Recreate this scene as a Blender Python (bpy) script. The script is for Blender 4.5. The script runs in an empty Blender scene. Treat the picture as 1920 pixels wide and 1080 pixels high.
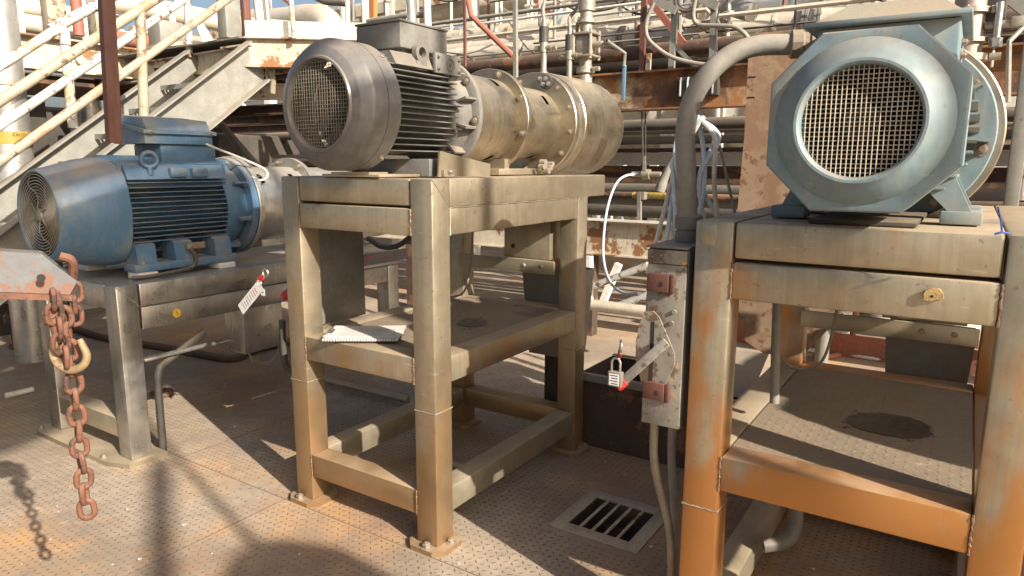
import bpy, bmesh, math, random
import numpy as np
from mathutils import Vector, Matrix
random.seed(7)
C = bpy.context.scene
COL = C.collection
R = math.radians
PI = math.pi
# ------------------------------------------------------------------ camera
H, F, PITCH, ROLL, TH = 1.45, 1302.7, 0.176, -0.0036, 0.9906
cam = bpy.data.cameras.new('camera')
cam.sensor_width = 36.0
cam.lens = 36.0 * F / 1920.0
cam.clip_start, cam.clip_end = 0.05, 2000
camo = bpy.data.objects.new('camera', cam)
camo.matrix_world = Matrix.Translation((0, 0, H)) @ Matrix.Rotation(PI / 2 - PITCH, 4, 'X') @ Matrix.Rotation(-ROLL, 4, 'Z')
COL.objects.link(camo)
C.camera = camo
# ------------------------------------------------------------------ light
SUN_AZ, SUN_EL = R(40.3), R(29)
wd = bpy.data.worlds.new('World')
C.world = wd
wd.use_nodes = True
nt = wd.node_tree
sky = nt.nodes.new('ShaderNodeTexSky')
sky.sky_type = 'NISHITA'
sky.sun_disc = False
sky.sun_elevation = SUN_EL
sky.sun_rotation = PI - SUN_AZ
sky.dust_density = 5.0
sky.ozone_density = 0.6
sky.air_density = 1.0
nt.links.new(sky.outputs[0], nt.nodes['Background'].inputs[0])
nt.nodes['Background'].inputs[1].default_value = 0.07
sl = bpy.data.lights.new('sun', 'SUN')
sl.energy = 5.0
sl.angle = R(0.55)
sl.color = (1.0, 0.91, 0.78)
so = bpy.data.objects.new('sun', sl)
sd = Vector((-math.sin(SUN_AZ) * math.cos(SUN_EL), math.cos(SUN_AZ) * math.cos(SUN_EL), -math.sin(SUN_EL)))
so.rotation_euler = sd.to_track_quat('-Z', 'Y').to_euler()
so.location = (6, -7, 8)
COL.objects.link(so)
C.view_settings.view_transform = 'Standard'
C.view_settings.look = 'None'
C.view_settings.exposure = 1.15
C.view_settings.gamma = 1
C.view_settings.use_curve_mapping = False
# ------------------------------------------------------------------ site frame
# site x runs along the pump shafts (right and away), site y to the left and away, z up
OX, OY = -0.2686 * 1.45 / 1.4, 2.33 * 1.45 / 1.4
cT, sT = math.cos(TH), math.sin(TH)


def world(p):
    x, y, z = p
    return Vector((OX + x * cT - y * sT, OY + x * sT + y * cT, z))


def ray(px, py):
    X = (px - 960) / F
    U = (540 - py) / F
    cr, sr = math.cos(ROLL), math.sin(ROLL)
    x = cr * X + sr * U
    u = -sr * X + cr * U
    c, s = math.cos(PITCH), math.sin(PITCH)
    return Vector((x, c + u * s, -s + u * c))


def _site(w):
    x, y = w[0] - OX, w[1] - OY
    return (x * cT + y * sT, -x * sT + y * cT, w[2])


def AV(px, py, v):   # point of the vertical plane site x = v seen at a photo pixel
    r = ray(px, py)
    t = (OX * cT + OY * sT + v) / (r.x * cT + r.y * sT)
    return _site(Vector((0, 0, H)) + r * t)


def AU(px, py, u):   # same, site y = u
    r = ray(px, py)
    t = (-OX * sT + OY * cT + u) / (-r.x * sT + r.y * cT)
    return _site(Vector((0, 0, H)) + r * t)


def AZ(px, py, z):   # same, height z
    r = ray(px, py)
    return _site(Vector((0, 0, H)) + r * ((z - H) / r.z))


# ------------------------------------------------------------------ materials
def mat(name, c1, c2=None, scale=5, metal=0.0, rough=0.6, bump=0.0, bscale=90, dust=0.0, spots=None, streak=None,
        spots2=None, dustcol=(0.33, 0.245, 0.165), stretch=(1, 1, 1), spec=0.5, noise_detail=6, bounce_tint=None, soft=0.02, grain=None, pits=0.0):
    m = bpy.data.materials.new(name)
    m.use_nodes = True
    n = m.node_tree.nodes
    l = m.node_tree.links
    bs = n['Principled BSDF']
    tc = n.new('ShaderNodeTexCoord')
    oi = n.new('ShaderNodeObjectInfo')
    mu = n.new('ShaderNodeMath'); mu.operation = 'MULTIPLY'; mu.inputs[1].default_value = 9.0
    l.new(oi.outputs['Random'], mu.inputs[0])
    add = n.new('ShaderNodeVectorMath'); add.operation = 'ADD'
    l.new(tc.outputs['Object'], add.inputs[0]); l.new(mu.outputs[0], add.inputs[1])

    def noise(sc, detail=noise_detail, st=(1, 1, 1), ro=0.6):
        mp = n.new('ShaderNodeMapping'); mp.inputs['Scale'].default_value = st
        l.new(add.outputs[0], mp.inputs[0])
        t = n.new('ShaderNodeTexNoise'); t.inputs['Scale'].default_value = sc
        t.inputs['Detail'].default_value = detail; t.inputs['Roughness'].default_value = ro
        l.new(mp.outputs[0], t.inputs['Vector'])
        return t.outputs[0]

    def ramp(sock, a, b):
        r = n.new('ShaderNodeMapRange'); r.interpolation_type = 'SMOOTHSTEP'
        r.inputs['From Min'].default_value = a; r.inputs['From Max'].default_value = b
        l.new(sock, r.inputs['Value'])
        return r.outputs[0]

    def mix(fac, a, b):
        x = n.new('ShaderNodeMix'); x.data_type = 'RGBA'
        if isinstance(fac, float): x.inputs[0].default_value = fac
        else: l.new(fac, x.inputs[0])
        for i, v in ((6, a), (7, b)):
            if isinstance(v, tuple): x.inputs[i].default_value = (*v, 1)
            else: l.new(v, x.inputs[i])
        return x.outputs[2]

    def mul(a, k):
        x = n.new('ShaderNodeMath'); x.operation = 'MULTIPLY'
        l.new(a, x.inputs[0])
        if isinstance(k, float): x.inputs[1].default_value = k
        else: l.new(k, x.inputs[1])
        return x.outputs[0]
    c2 = c2 or tuple(v * 0.75 for v in c1)
    col = mix(ramp(noise(scale, st=stretch), 0.35, 0.65), c1, c2)
    fine = noise(scale * 9, 4)
    col = mix(mul(ramp(fine, 0.35, 0.75), 0.35), col, tuple(v * 0.6 for v in c2))
    if grain:
        g_ = n.new('ShaderNodeMapRange'); l.new(noise(1.0, 3, grain[0]), g_.inputs['Value'])
        g_.inputs['From Min'].default_value = .3; g_.inputs['From Max'].default_value = .7
        col = mix(mul(g_.outputs[0], grain[1]), col, tuple(v * .45 for v in c2))
    if pits:
        col = mix(mul(ramp(noise(55, 2), .66, .72), float(pits)), col, (0.10, 0.065, 0.04))
        col = mix(mul(ramp(noise(1.0, 4, (9, 9, 70)), .66, .70), float(pits) * .8), col, tuple(min(1, v * 1.5) for v in c1))
    if streak:
        col = mix(mul(ramp(noise(7, 3, (6, 6, 0.35)), 0.48, 0.72), streak[1]), col, streak[0])
    if bounce_tint:   # reflection of the sunlit floor painted in by height, ragged edge
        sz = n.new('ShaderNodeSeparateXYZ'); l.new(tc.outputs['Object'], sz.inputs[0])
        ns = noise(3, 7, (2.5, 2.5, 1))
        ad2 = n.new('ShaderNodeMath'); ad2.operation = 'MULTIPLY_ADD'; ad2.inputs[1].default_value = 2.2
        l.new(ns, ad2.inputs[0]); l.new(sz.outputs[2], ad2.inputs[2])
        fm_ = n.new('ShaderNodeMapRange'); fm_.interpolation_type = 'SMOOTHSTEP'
        fm_.inputs['From Min'].default_value = bounce_tint[2] + 1.1; fm_.inputs['From Max'].default_value = bounce_tint[1] + 1.1
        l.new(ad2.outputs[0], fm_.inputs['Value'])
        col = mix(mul(fm_.outputs[0], bounce_tint[3]), col, bounce_tint[0])
    nonmetal = None
    for sp in (spots, spots2):
        if sp:
            f = ramp(noise(sp[1], 5, ro=0.7), sp[2] - 0.025 - soft, sp[2] - 0.025 + soft)
            col = mix(f, col, sp[0])
            nonmetal = f
    metsock = None
    rg = ramp(noise(scale * 3), 0.2, 0.8)
    rr = n.new('ShaderNodeMapRange')
    rr.inputs['To Min'].default_value = max(0.05, rough - 0.1); rr.inputs['To Max'].default_value = min(1, rough + 0.15)
    l.new(rg, rr.inputs['Value'])
    rsock = rr.outputs[0]
    if dust > 0:
        ge = n.new('ShaderNodeNewGeometry')
        sx = n.new('ShaderNodeSeparateXYZ'); l.new(ge.outputs['Normal'], sx.inputs[0])
        up = ramp(sx.outputs[2], 0.25, 0.95)
        dn = ramp(noise(4, 8), 0.15, 0.75)
        d = mul(mul(up, dn), float(dust))
        base = mul(dn, 0.07 * float(dust))
        ad = n.new('ShaderNodeMath'); ad.operation = 'ADD'; ad.use_clamp = True
        l.new(d, ad.inputs[0]); l.new(base, ad.inputs[1])
        col = mix(ad.outputs[0], col, dustcol)
        inv = n.new('ShaderNodeMath'); inv.operation = 'SUBTRACT'; inv.inputs[0].default_value = 1
        l.new(ad.outputs[0], inv.inputs[1])
        metsock = mul(inv.outputs[0], float(metal))
        mr = n.new('ShaderNodeMix'); mr.data_type = 'FLOAT'
        l.new(ad.outputs[0], mr.inputs[0]); l.new(rsock, mr.inputs[2]); mr.inputs[3].default_value = 0.9
        rsock = mr.outputs[0]
    l.new(col, bs.inputs['Base Color'])
    bs.inputs['Specular IOR Level'].default_value = spec
    l.new(rsock, bs.inputs['Roughness'])
    if metsock is not None: l.new(metsock, bs.inputs['Metallic'])
    else: bs.inputs['Metallic'].default_value = metal
    if bump > 0:
        b = n.new('ShaderNodeBump'); b.inputs['Strength'].default_value = bump; b.inputs['Distance'].default_value = 0.004
        l.new(noise(bscale, 5, stretch), b.inputs['Height']); l.new(b.outputs[0], bs.inputs['Normal'])
    return m


M = {}
M['ss'] = mat('dusty_stainless', (0.43, 0.38, 0.28), (0.37, 0.32, 0.23), 2.2, 0.75, 0.38, 0.10, 160, 0.8, streak=((0.29, 0.235, 0.16), 0.22), stretch=(2.5, 2.5, 0.12))
for key, bounce_tint_ in (('ss_stand', ((0.38, 0.225, 0.10), .28, .82, 0.72)), ('ss_orange', ((0.47, 0.205, 0.055), .66, 1.18, 0.92))):  # warm floor reflection painted into the stand steel
    M[key] = mat('stand_stainless' if key == 'ss_stand' else 'bounce_tinted_stainless', (0.44, 0.385, 0.285), (0.375, 0.32, 0.23), 2.2, 0.78, 0.37, 0.08, 160, 0.8, streak=((0.30, 0.235, 0.14), 0.28), stretch=(2.5, 2.5, 0.12), bounce_tint=bounce_tint_, grain=((110, 110, 1.6), .22), pits=.4)
M['ss_clean'] = mat('brushed_stainless', (0.56, 0.55, 0.53), (0.47, 0.46, 0.43), 3, 0.92, 0.30, 0.06, 140, 0.5, streak=((0.36, 0.33, 0.27), 0.3), stretch=(0.4, 1, 1), grain=((70, 70, 2), .25))
M['weld'] = mat('weld_metal', (0.55, 0.5, 0.42), (0.4, 0.33, 0.24), 30, 0.7, 0.4, 0.3, 200)
M['weldrust'] = mat('heat_stained_weld', (0.24, 0.155, 0.095), (0.15, 0.09, 0.055), 40, 0.5, 0.55, 0.3, 200)
M['drum'] = mat('golden_stainless', (0.52, 0.46, 0.36), (0.43, 0.375, 0.285), 3, 0.95, 0.32, 0.06, 110, 0.5, spots=((0.25, 0.17, 0.09), 5, 0.66), stretch=(0.5, 1, 1), grain=((130, 1.2, 1.2), .45), soft=.05)
M['grey'] = mat('grey_motor_paint', (0.135, 0.137, 0.138), (0.105, 0.107, 0.107), 3, 0.1, 0.36, 0.04, 120, 0.45, spots=((0.20, 0.18, 0.145), 3.5, 0.63), soft=.09, streak=((0.18, 0.165, 0.14), .4), pits=.4)
M['greylite'] = mat('light_grey_cast', (0.165, 0.162, 0.15), (0.125, 0.122, 0.112), 7, 0.0, 0.5, 0.15, 90, 0.8, pits=.4)
M['blue'] = mat('faded_blue_paint', (0.050, 0.125, 0.225), (0.075, 0.155, 0.245), 4, 0.0, 0.45, 0.06, 120, 0.6, spots=((0.15, 0.175, 0.19), 4, 0.60), streak=((0.15, 0.19, 0.22), 0.35), soft=.09, pits=.2)
M['teal'] = mat('grey_teal_paint', (0.165, 0.235, 0.265), (0.135, 0.20, 0.23), 3.5, 0.0, 0.52, 0.05, 110, 0.75, spots=((0.22, 0.20, 0.155), 3.2, 0.62), streak=((0.25, 0.27, 0.25), 0.4), soft=.10, pits=.35)
M['tealdust'] = mat('dusty_teal_lid', (0.27, 0.26, 0.21), (0.24, 0.24, 0.2), 9, 0.0, 0.8, 0.2, 150, 1.0)
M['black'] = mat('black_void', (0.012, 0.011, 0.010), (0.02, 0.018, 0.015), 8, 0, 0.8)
M['dark'] = mat('dark_grime_and_shade', (0.05, 0.042, 0.034), (0.03, 0.026, 0.022), 5, 0, 0.8, 0.1, 60, 0.4)
M['rubber'] = mat('black_rubber', (0.03, 0.029, 0.027), (0.05, 0.046, 0.04), 12, 0, 0.6, 0.1, 90, 0.5)
M['conduit'] = mat('grey_conduit', (0.25, 0.24, 0.215), (0.20, 0.19, 0.165), 6, 0, 0.6, 0.08, 90, 0.6)
M['conduitend'] = mat('conduit_fitting', (0.30, 0.25, 0.19), (0.22, 0.18, 0.13), 9, 0.3, 0.55, 0.1, 90, 0.7)
M['cable'] = mat('grey_blue_cable', (0.50, 0.57, 0.64), (0.40, 0.47, 0.54), 9, 0, 0.4, 0, 90, 0.3)
M['cablelight'] = mat('pale_cable', (0.56, 0.55, 0.5), (0.42, 0.40, 0.36), 9, 0, 0.45, 0, 90, 0.3)
M['galv'] = mat('galvanised_steel', (0.255, 0.255, 0.235), (0.20, 0.20, 0.182), 12, 0.2, 0.6, 0.08, 120, 0.6, spots=((0.15, 0.135, 0.11), 7, 0.70), streak=((0.25, 0.21, 0.14), 0.35))
M['peel'] = mat('peeling_white_paint', (0.50, 0.50, 0.48), (0.44, 0.42, 0.38), 5, 0, 0.5, 0.12, 70, 0.5, spots=((0.13, 0.065, 0.035), 13, 0.595), spots2=((0.36, 0.27, 0.16), 5, 0.61))
M['peelcream'] = mat('peeling_cream_paint', (0.34, 0.30, 0.225), (0.29, 0.25, 0.18), 6, 0, 0.55, 0.12, 70, 0.5, spots=((0.13, 0.075, 0.045), 12, 0.595), spots2=((0.27, 0.19, 0.11), 6, 0.60))
M['redpost'] = mat('red_brown_primer', (0.135, 0.048, 0.036), (0.10, 0.04, 0.032), 8, 0, 0.6, 0.15, 80, 0.35, streak=((0.20, 0.10, 0.07), 0.4))
M['redlight'] = mat('sun_faded_red_primer', (0.30, 0.105, 0.07), (0.24, 0.085, 0.058), 8, 0, 0.6, 0.1, 80, 0.3)
M['rust'] = mat('rusted_beam', (0.165, 0.075, 0.035), (0.075, 0.036, 0.022), 2.6, 0.0, 0.75, 0.25, 60, 0.4, spots=((0.40, 0.33, 0.21), 1.7, 0.585), spots2=((0.26, 0.115, 0.04), 3, 0.56), soft=.07)
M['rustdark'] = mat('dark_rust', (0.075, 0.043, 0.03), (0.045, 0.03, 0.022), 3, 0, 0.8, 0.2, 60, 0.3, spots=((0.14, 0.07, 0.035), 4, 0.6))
M['creambeam'] = mat('cream_rusted_steel', (0.50, 0.46, 0.37), (0.43, 0.38, 0.29), 2.5, 0, 0.6, 0.1, 60, 0.4, spots=((0.21, 0.10, 0.04), 2.6, 0.60), streak=((0.30, 0.17, 0.08), 0.5))
M['chain'] = mat('rusty_chain', (0.105, 0.042, 0.025), (0.155, 0.064, 0.035), 16, 0.1, 0.7, 0.4, 120, 0.4, spots=((0.05, 0.026, 0.02), 26, 0.58), dustcol=(0.30, 0.2, 0.15))
M['hoist'] = mat('hoist_beam_paint', (0.125, 0.132, 0.14), (0.10, 0.104, 0.108), 5, 0, 0.6, 0.15, 60, 0.35, spots=((0.15, 0.075, 0.05), 7, 0.58), pits=.5)
M['cream'] = mat('cream_jacket_pipe', (0.66, 0.60, 0.50), (0.56, 0.50, 0.40), 3, 0.25, 0.38, 0.05, 40, 0.6, spots=((0.38, 0.27, 0.15), 2.5, 0.68))
M['alu'] = mat('aluminium_jacket', (0.66, 0.65, 0.62), (0.54, 0.52, 0.48), 3, 0.8, 0.3, 0.05, 40, 0.5)
M['white'] = mat('white_structural_paint', (0.72, 0.70, 0.64), (0.60, 0.56, 0.48), 2.5, 0, 0.55, 0.05, 50, 0.4, spots=((0.35, 0.2, 0.1), 4, 0.70))
M['darkpipe'] = mat('dark_grey_pipe', (0.13, 0.12, 0.105), (0.085, 0.078, 0.068), 4, 0, 0.45, 0.1, 60, 0.55)
M['greybeam'] = mat('grey_channel', (0.22, 0.205, 0.18), (0.16, 0.145, 0.125), 3, 0, 0.65, 0.1, 60, 0.6)
M['board'] = mat('dusty_tan_board', (0.36, 0.255, 0.165), (0.30, 0.205, 0.13), 2.5, 0, 0.8, 0.1, 70, 0.3, spots=((0.17, 0.08, 0.045), 24, 0.61), spots2=((0.24, 0.14, 0.085), 2.2, 0.57), soft=.05)
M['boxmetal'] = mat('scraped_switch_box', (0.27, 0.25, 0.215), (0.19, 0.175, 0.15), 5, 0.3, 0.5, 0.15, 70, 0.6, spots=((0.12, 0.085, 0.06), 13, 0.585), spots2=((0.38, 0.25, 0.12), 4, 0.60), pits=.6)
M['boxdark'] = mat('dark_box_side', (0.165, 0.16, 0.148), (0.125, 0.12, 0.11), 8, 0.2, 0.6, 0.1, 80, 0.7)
M['hinge'] = mat('oxide_hinge', (0.10, 0.035, 0.026), (0.065, 0.026, 0.02), 10, 0, 0.6, 0.15, 90, 0.12, pits=.5)
M['redplastic'] = mat('red_plastic', (0.52, 0.035, 0.03), (0.42, 0.03, 0.028), 8, 0, 0.35)
M['paper'] = mat('white_paper', (0.62, 0.615, 0.60), (0.52, 0.51, 0.48), 3, 0, 0.7)
M['ink'] = mat('printed_ink', (0.05, 0.05, 0.055), None, 9, 0, 0.7)
M['redink'] = mat('faded_red_ink', (0.42, 0.07, 0.06), None, 9, 0, 0.7)
M['yellow'] = mat('yellow_sticker', (0.72, 0.48, 0.03), (0.66, 0.42, 0.03), 5, 0, 0.5)
M['padwhite'] = mat('white_pad', (0.66, 0.65, 0.62), (0.56, 0.55, 0.5), 6, 0, 0.6, 0, 90, 0.4)
M['screen'] = mat('screen_wire', (0.50, 0.45, 0.36), (0.40, 0.35, 0.27), 10, 0.3, 0.5)
M['screendark'] = mat('grey_screen_wire', (0.27, 0.24, 0.19), (0.2, 0.18, 0.145), 10, 0.3, 0.5)
M['bolt'] = mat('bolt_steel', (0.34, 0.30, 0.25), (0.22, 0.18, 0.14), 30, 0.6, 0.45, 0.1, 90, 0.5)
M['chrome'] = mat('chromed_steel', (0.62, 0.61, 0.58), (0.5, 0.48, 0.44), 10, 0.9, 0.3)
M['bluegrip'] = mat('blue_valve_grip', (0.07, 0.17, 0.28), (0.10, 0.19, 0.28), 6, 0, 0.5, 0.1, 80, 0.4)
M['bluetie'] = mat('blue_cable_tie', (0.05, 0.10, 0.42), None, 6, 0, 0.4)
M['valve'] = mat('cast_valve_steel', (0.36, 0.33, 0.28), (0.27, 0.24, 0.195), 9, 0.5, 0.5, 0.12, 100, 0.6)
M['drain'] = mat('drain_frame_steel', (0.46, 0.405, 0.32), (0.37, 0.32, 0.25), 6, 0.35, 0.5, 0.12, 90, 0.3, spots=((0.14, 0.08, 0.05), 8, 0.66))
M['tape'] = mat('yellow_tape', (0.40, 0.28, 0.05), None, 5, 0, 0.45)
M['orange'] = mat('orange_steel', (0.50, 0.17, 0.05), (0.42, 0.15, 0.05), 4, 0, 0.6)
M['redchecker'] = mat('red_oxide_plate', (0.27, 0.085, 0.055), (0.20, 0.07, 0.05), 4, 0, 0.65, 0.1, 60, 0.7)
M['plate'] = mat('shelf_tread_plate', (0.21, 0.175, 0.13), (0.155, 0.125, 0.095), 4, 0.2, 0.6, 0.12, 90, 0.5, spots=((0.055, 0.045, 0.035), 1.7, 0.66), spots2=((0.30, 0.27, 0.22), 12, 0.72))
M['towergrey'] = mat('grey_blue_vessel', (0.42, 0.46, 0.50), (0.36, 0.39, 0.42), 1.5, 0.1, 0.55)


def floor_mat(name, lugs=False):
    m = mat(name, (0.355, 0.292, 0.228), (0.25, 0.20, 0.152), 1.9, 0, 0.75, 0.22, 110,
            spots=((0.235, 0.155, 0.11), 1.3, 0.63), spots2=((0.44, 0.26, 0.12), 0.8, 0.63), spec=0.3, soft=0.12, pits=.5)
    return m


M['floor'] = floor_mat('dusty_tread_deck')
M['lug'] = mat('dark_lug_steel', (0.20, 0.14, 0.10), (0.14, 0.10, 0.07), 3, 0.1, 0.55, 0, 90)  # darker brown than the deck plate

# ------------------------------------------------------------------ mesh builder
class MB:
    def __init__(s, o=(0, 0, 0)):
        s.v = []; s.f = []; s.o = Vector(o); s.flat = False

    def add(s, vs, fs):
        k = len(s.v)
        s.v += [Vector(p) - s.o for p in vs]
        s.f += [tuple(i + k for i in f) for f in fs]
        return s

    def box(s, x0, x1, y0, y1, z0, z1, bev=0.0, seg=2):
        x0, x1 = sorted((x0, x1)); y0, y1 = sorted((y0, y1)); z0, z1 = sorted((z0, z1))
        return s.obox(((x0 + x1) / 2, (y0 + y1) / 2, (z0 + z1) / 2), (1, 0, 0), (0, 1, 0), (0, 0, 1), x1 - x0, y1 - y0, z1 - z0, bev, seg)

    def obox(s, c, ax, ay, az, lx, ly, lz, bev=0.0, seg=2):
        c = Vector(c); ax = Vector(ax).normalized(); ay = Vector(ay).normalized(); az = Vector(az).normalized()
        if bev <= 0:
            vs = [(i * lx / 2, j * ly / 2, k * lz / 2) for i in (-1, 1) for j in (-1, 1) for k in (-1, 1)]
            fs = [(0, 1, 3, 2), (4, 6, 7, 5), (0, 4, 5, 1), (2, 3, 7, 6), (0, 2, 6, 4), (1, 5, 7, 3)]
        else:
            bm = bmesh.new()
            bmesh.ops.create_cube(bm, size=1)
            for q in bm.verts: q.co = Vector((q.co.x * lx, q.co.y * ly, q.co.z * lz))
            bmesh.ops.bevel(bm, geom=list(bm.edges), offset=min(bev, lx * .45, ly * .45, lz * .45), segments=seg, profile=0.5, affect='EDGES')
            vs = [tuple(q.co) for q in bm.verts]
            for i, q in enumerate(bm.verts): q.index = i
            fs = [tuple(q.index for q in f.verts) for f in bm.faces]
            bm.free()
        return s.add([c + ax * p[0] + ay * p[1] + az * p[2] for p in vs], fs)

    def bar(s, a, b, w, h, up=(0, 0, 1), bev=0.0):   # rectangular bar from a to b, w sideways, h along up
        a = Vector(a); b = Vector(b); d = (b - a)
        L = d.length; d.normalize(); up = Vector(up)
        if abs(d.dot(up)) > 0.98: up = Vector((1, 0, 0))
        side = d.cross(up).normalized(); up = side.cross(d).normalized()
        return s.obox((a + b) / 2, d, side, up, L, w, h, bev)

    def lathe(s, o, ax, prof, n=32, cap0=True, cap1=True, a0=0.0, a1=2 * PI, skip=None):
        o = Vector(o); ax = Vector(ax).normalized()
        t = Vector((0, 0, 1)) if abs(ax.z) < 0.9 else Vector((1, 0, 0))
        e1 = ax.cross(t).normalized(); e2 = e1.cross(ax)
        vs = []; fs = []
        full = abs(a1 - a0 - 2 * PI) < 1e-6
        m = n if full else n + 1
        for (x, r) in prof:
            for i in range(m):
                a = a0 + (a1 - a0) * i / n
                vs.append(o + ax * x + e1 * (r * math.cos(a)) + e2 * (r * math.sin(a)))
        for j in range(len(prof) - 1):
            for i in range(n):
                k = (i + 1) % m
                if skip and skip(j, i): continue
                fs.append((j * m + i, j * m + k, (j + 1) * m + k, (j + 1) * m + i))
        if full:
            if cap0 and prof[0][1] > 1e-6: fs.append(tuple(range(m - 1, -1, -1)))
            if cap1 and prof[-1][1] > 1e-6: fs.append(tuple((len(prof) - 1) * m + i for i in range(m)))
        return s.add(vs, fs)

    def cyl(s, a, b, r, r2=None, n=14, caps=True):
        a = Vector(a); b = Vector(b)
        return s.lathe(a, b - a, [(0, r), ((b - a).length, r if r2 is None else r2)], n, caps, caps)

    def tube(s, pts, r, n=10, caps=True):
        pts = [Vector(p) for p in pts]
        rs = r if isinstance(r, list) else [r] * len(pts)
        vs = []; fs = []
        t0 = (pts[1] - pts[0]).normalized()
        up = Vector((0, 0, 1)) if abs(t0.z) < 0.9 else Vector((1, 0, 0))
        e = t0.cross(up).normalized()
        for i, p in enumerate(pts):
            t = (pts[min(i + 1, len(pts) - 1)] - pts[max(i - 1, 0)]).normalized()
            e = (e - t * e.dot(t)).normalized()
            g = t.cross(e)
            for k in range(n):
                a = 2 * PI * k / n
                vs.append(p + (e * math.cos(a) + g * math.sin(a)) * rs[i])
        for i in range(len(pts) - 1):
            for k in range(n):
                q = (k + 1) % n
                fs.append((i * n + k, i * n + q, (i + 1) * n + q, (i + 1) * n + k))
        if caps:
            fs.append(tuple(range(n - 1, -1, -1)))
            fs.append(tuple((len(pts) - 1) * n + k for k in range(n)))
        return s.add(vs, fs)

    def prism(s, poly, d):   # poly: list of 3D points, extruded by vector d
        poly = [Vector(p) for p in poly]; d = Vector(d); n = len(poly)
        vs = poly + [p + d for p in poly]
        fs = [tuple(range(n - 1, -1, -1)), tuple(range(n, 2 * n))]
        fs += [(i, (i + 1) % n, n + (i + 1) % n, n + i) for i in range(n)]
        return s.add(vs, fs)

    def torus(s, c, ax, R0, r, n=28, k=8, sx=1.0):
        c = Vector(c); ax = Vector(ax).normalized()
        t = Vector((0, 0, 1)) if abs(ax.z) < 0.9 else Vector((1, 0, 0))
        e1 = ax.cross(t).normalized(); e2 = e1.cross(ax)
        pts = [c + e1 * (R0 * math.cos(2 * PI * i / n)) + e2 * (R0 * sx * math.sin(2 * PI * i / n)) for i in range(n)]
        vs = []; fs = []
        for i in range(n):
            p = pts[i]; rad = (p - c).normalized()
            for j in range(k):
                a = 2 * PI * j / k
                vs.append(p + rad * (r * math.cos(a)) + ax * (r * math.sin(a)))
        for i in range(n):
            for j in range(k):
                fs.append((i * k + j, ((i + 1) % n) * k + j, ((i + 1) % n) * k + (j + 1) % k, i * k + (j + 1) % k))
        return s.add(vs, fs)

    def bolt(s, p, ax, r=0.011, h=0.009):
        p = Vector(p); ax = Vector(ax).normalized()
        s.lathe(p, ax, [(0, r * 1.5), (0.002, r * 1.5)], 12)
        s.lathe(p + ax * 0.002, ax, [(0, r), (h, r), (h + 0.001, r * .85)], 6)
        s.cyl(p + ax * (0.002 + h), p + ax * (h + 0.007), r * .55, n=8)
        return s

    def ibeam(s, a, b, h, w, t=0.012):
        a = Vector(a); b = Vector(b)
        s.bar(a, b, t, h - 2 * t)
        up = Vector((0, 0, 1))
        for k in (-1, 1):
            q = up * (k * (h / 2 - t / 2))
            s.bar(a + q, b + q, w, t)
        return s

    def data(s, name, mt, ang=38):
        me = bpy.data.meshes.new(name)
        me.from_pydata([tuple(p) for p in s.v], [], s.f)
        bm = bmesh.new(); bm.from_mesh(me)
        bmesh.ops.recalc_face_normals(bm, faces=bm.faces)
        bm.to_mesh(me); bm.free()
        me.polygons.foreach_set('use_smooth', [True] * len(me.polygons))
        me.set_sharp_from_angle(angle=R(ang))
        if mt: me.materials.append(M[mt] if isinstance(mt, str) else mt)
        return me


def spline(pts, k=8):
    pts = [Vector(p) for p in pts]
    P = [2 * pts[0] - pts[1]] + pts + [2 * pts[-1] - pts[-2]]
    out = []
    for i in range(1, len(P) - 2):
        for j in range(k):
            t = j / k
            a, b, c, d = P[i - 1], P[i], P[i + 1], P[i + 2]
            out.append(0.5 * ((2 * b) + (c - a) * t + (2 * a - 5 * b + 4 * c - d) * t * t + (3 * b - a - 3 * c + d) * t ** 3))
    out.append(pts[-1])
    return out


def meta(o, label=None, cat=None, group=None, kind=None):
    if cat and not kind: kind = 'thing'
    for k, v in (('label', label), ('category', cat), ('group', group), ('kind', kind)):
        if v: o[k] = v
    return o


def thing(name, label, cat, base=(0, 0, 0), group=None, rz=0.0):
    o = bpy.data.objects.new(name, None)
    o.empty_display_size = 0.1
    o.location = world(base); o.rotation_euler = (0, 0, TH + rz)
    COL.objects.link(o)
    return meta(o, label, cat, group)


def part(name, mb, mt, parent, label=None, kind=None, ang=38):
    o = bpy.data.objects.new(name, mb if isinstance(mb, bpy.types.Mesh) else mb.data(name, mt, ang))
    COL.objects.link(o)
    o.parent = parent
    return meta(o, label, kind=kind)


def solo(name, label, cat, mb, mt, group=None, kind=None, ang=38):
    xs = [p for p in mb.v]
    lo = Vector((min(p.x for p in xs), min(p.y for p in xs), min(p.z for p in xs)))
    hi = Vector((max(p.x for p in xs), max(p.y for p in xs), max(p.z for p in xs)))
    b = Vector(((lo.x + hi.x) / 2, (lo.y + hi.y) / 2, lo.z))
    mb.v = [p - b for p in mb.v]
    o = bpy.data.objects.new(name, mb.data(name, mt, ang))
    o.location = world(b); o.rotation_euler = (0, 0, TH)
    COL.objects.link(o)
    return meta(o, label, cat, group, kind)


def copy_tree(o, parent=None):
    c = o.copy(); COL.objects.link(c)
    if parent: c.parent = parent
    for ch in list(o.children): copy_tree(ch, c)
    return c


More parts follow.
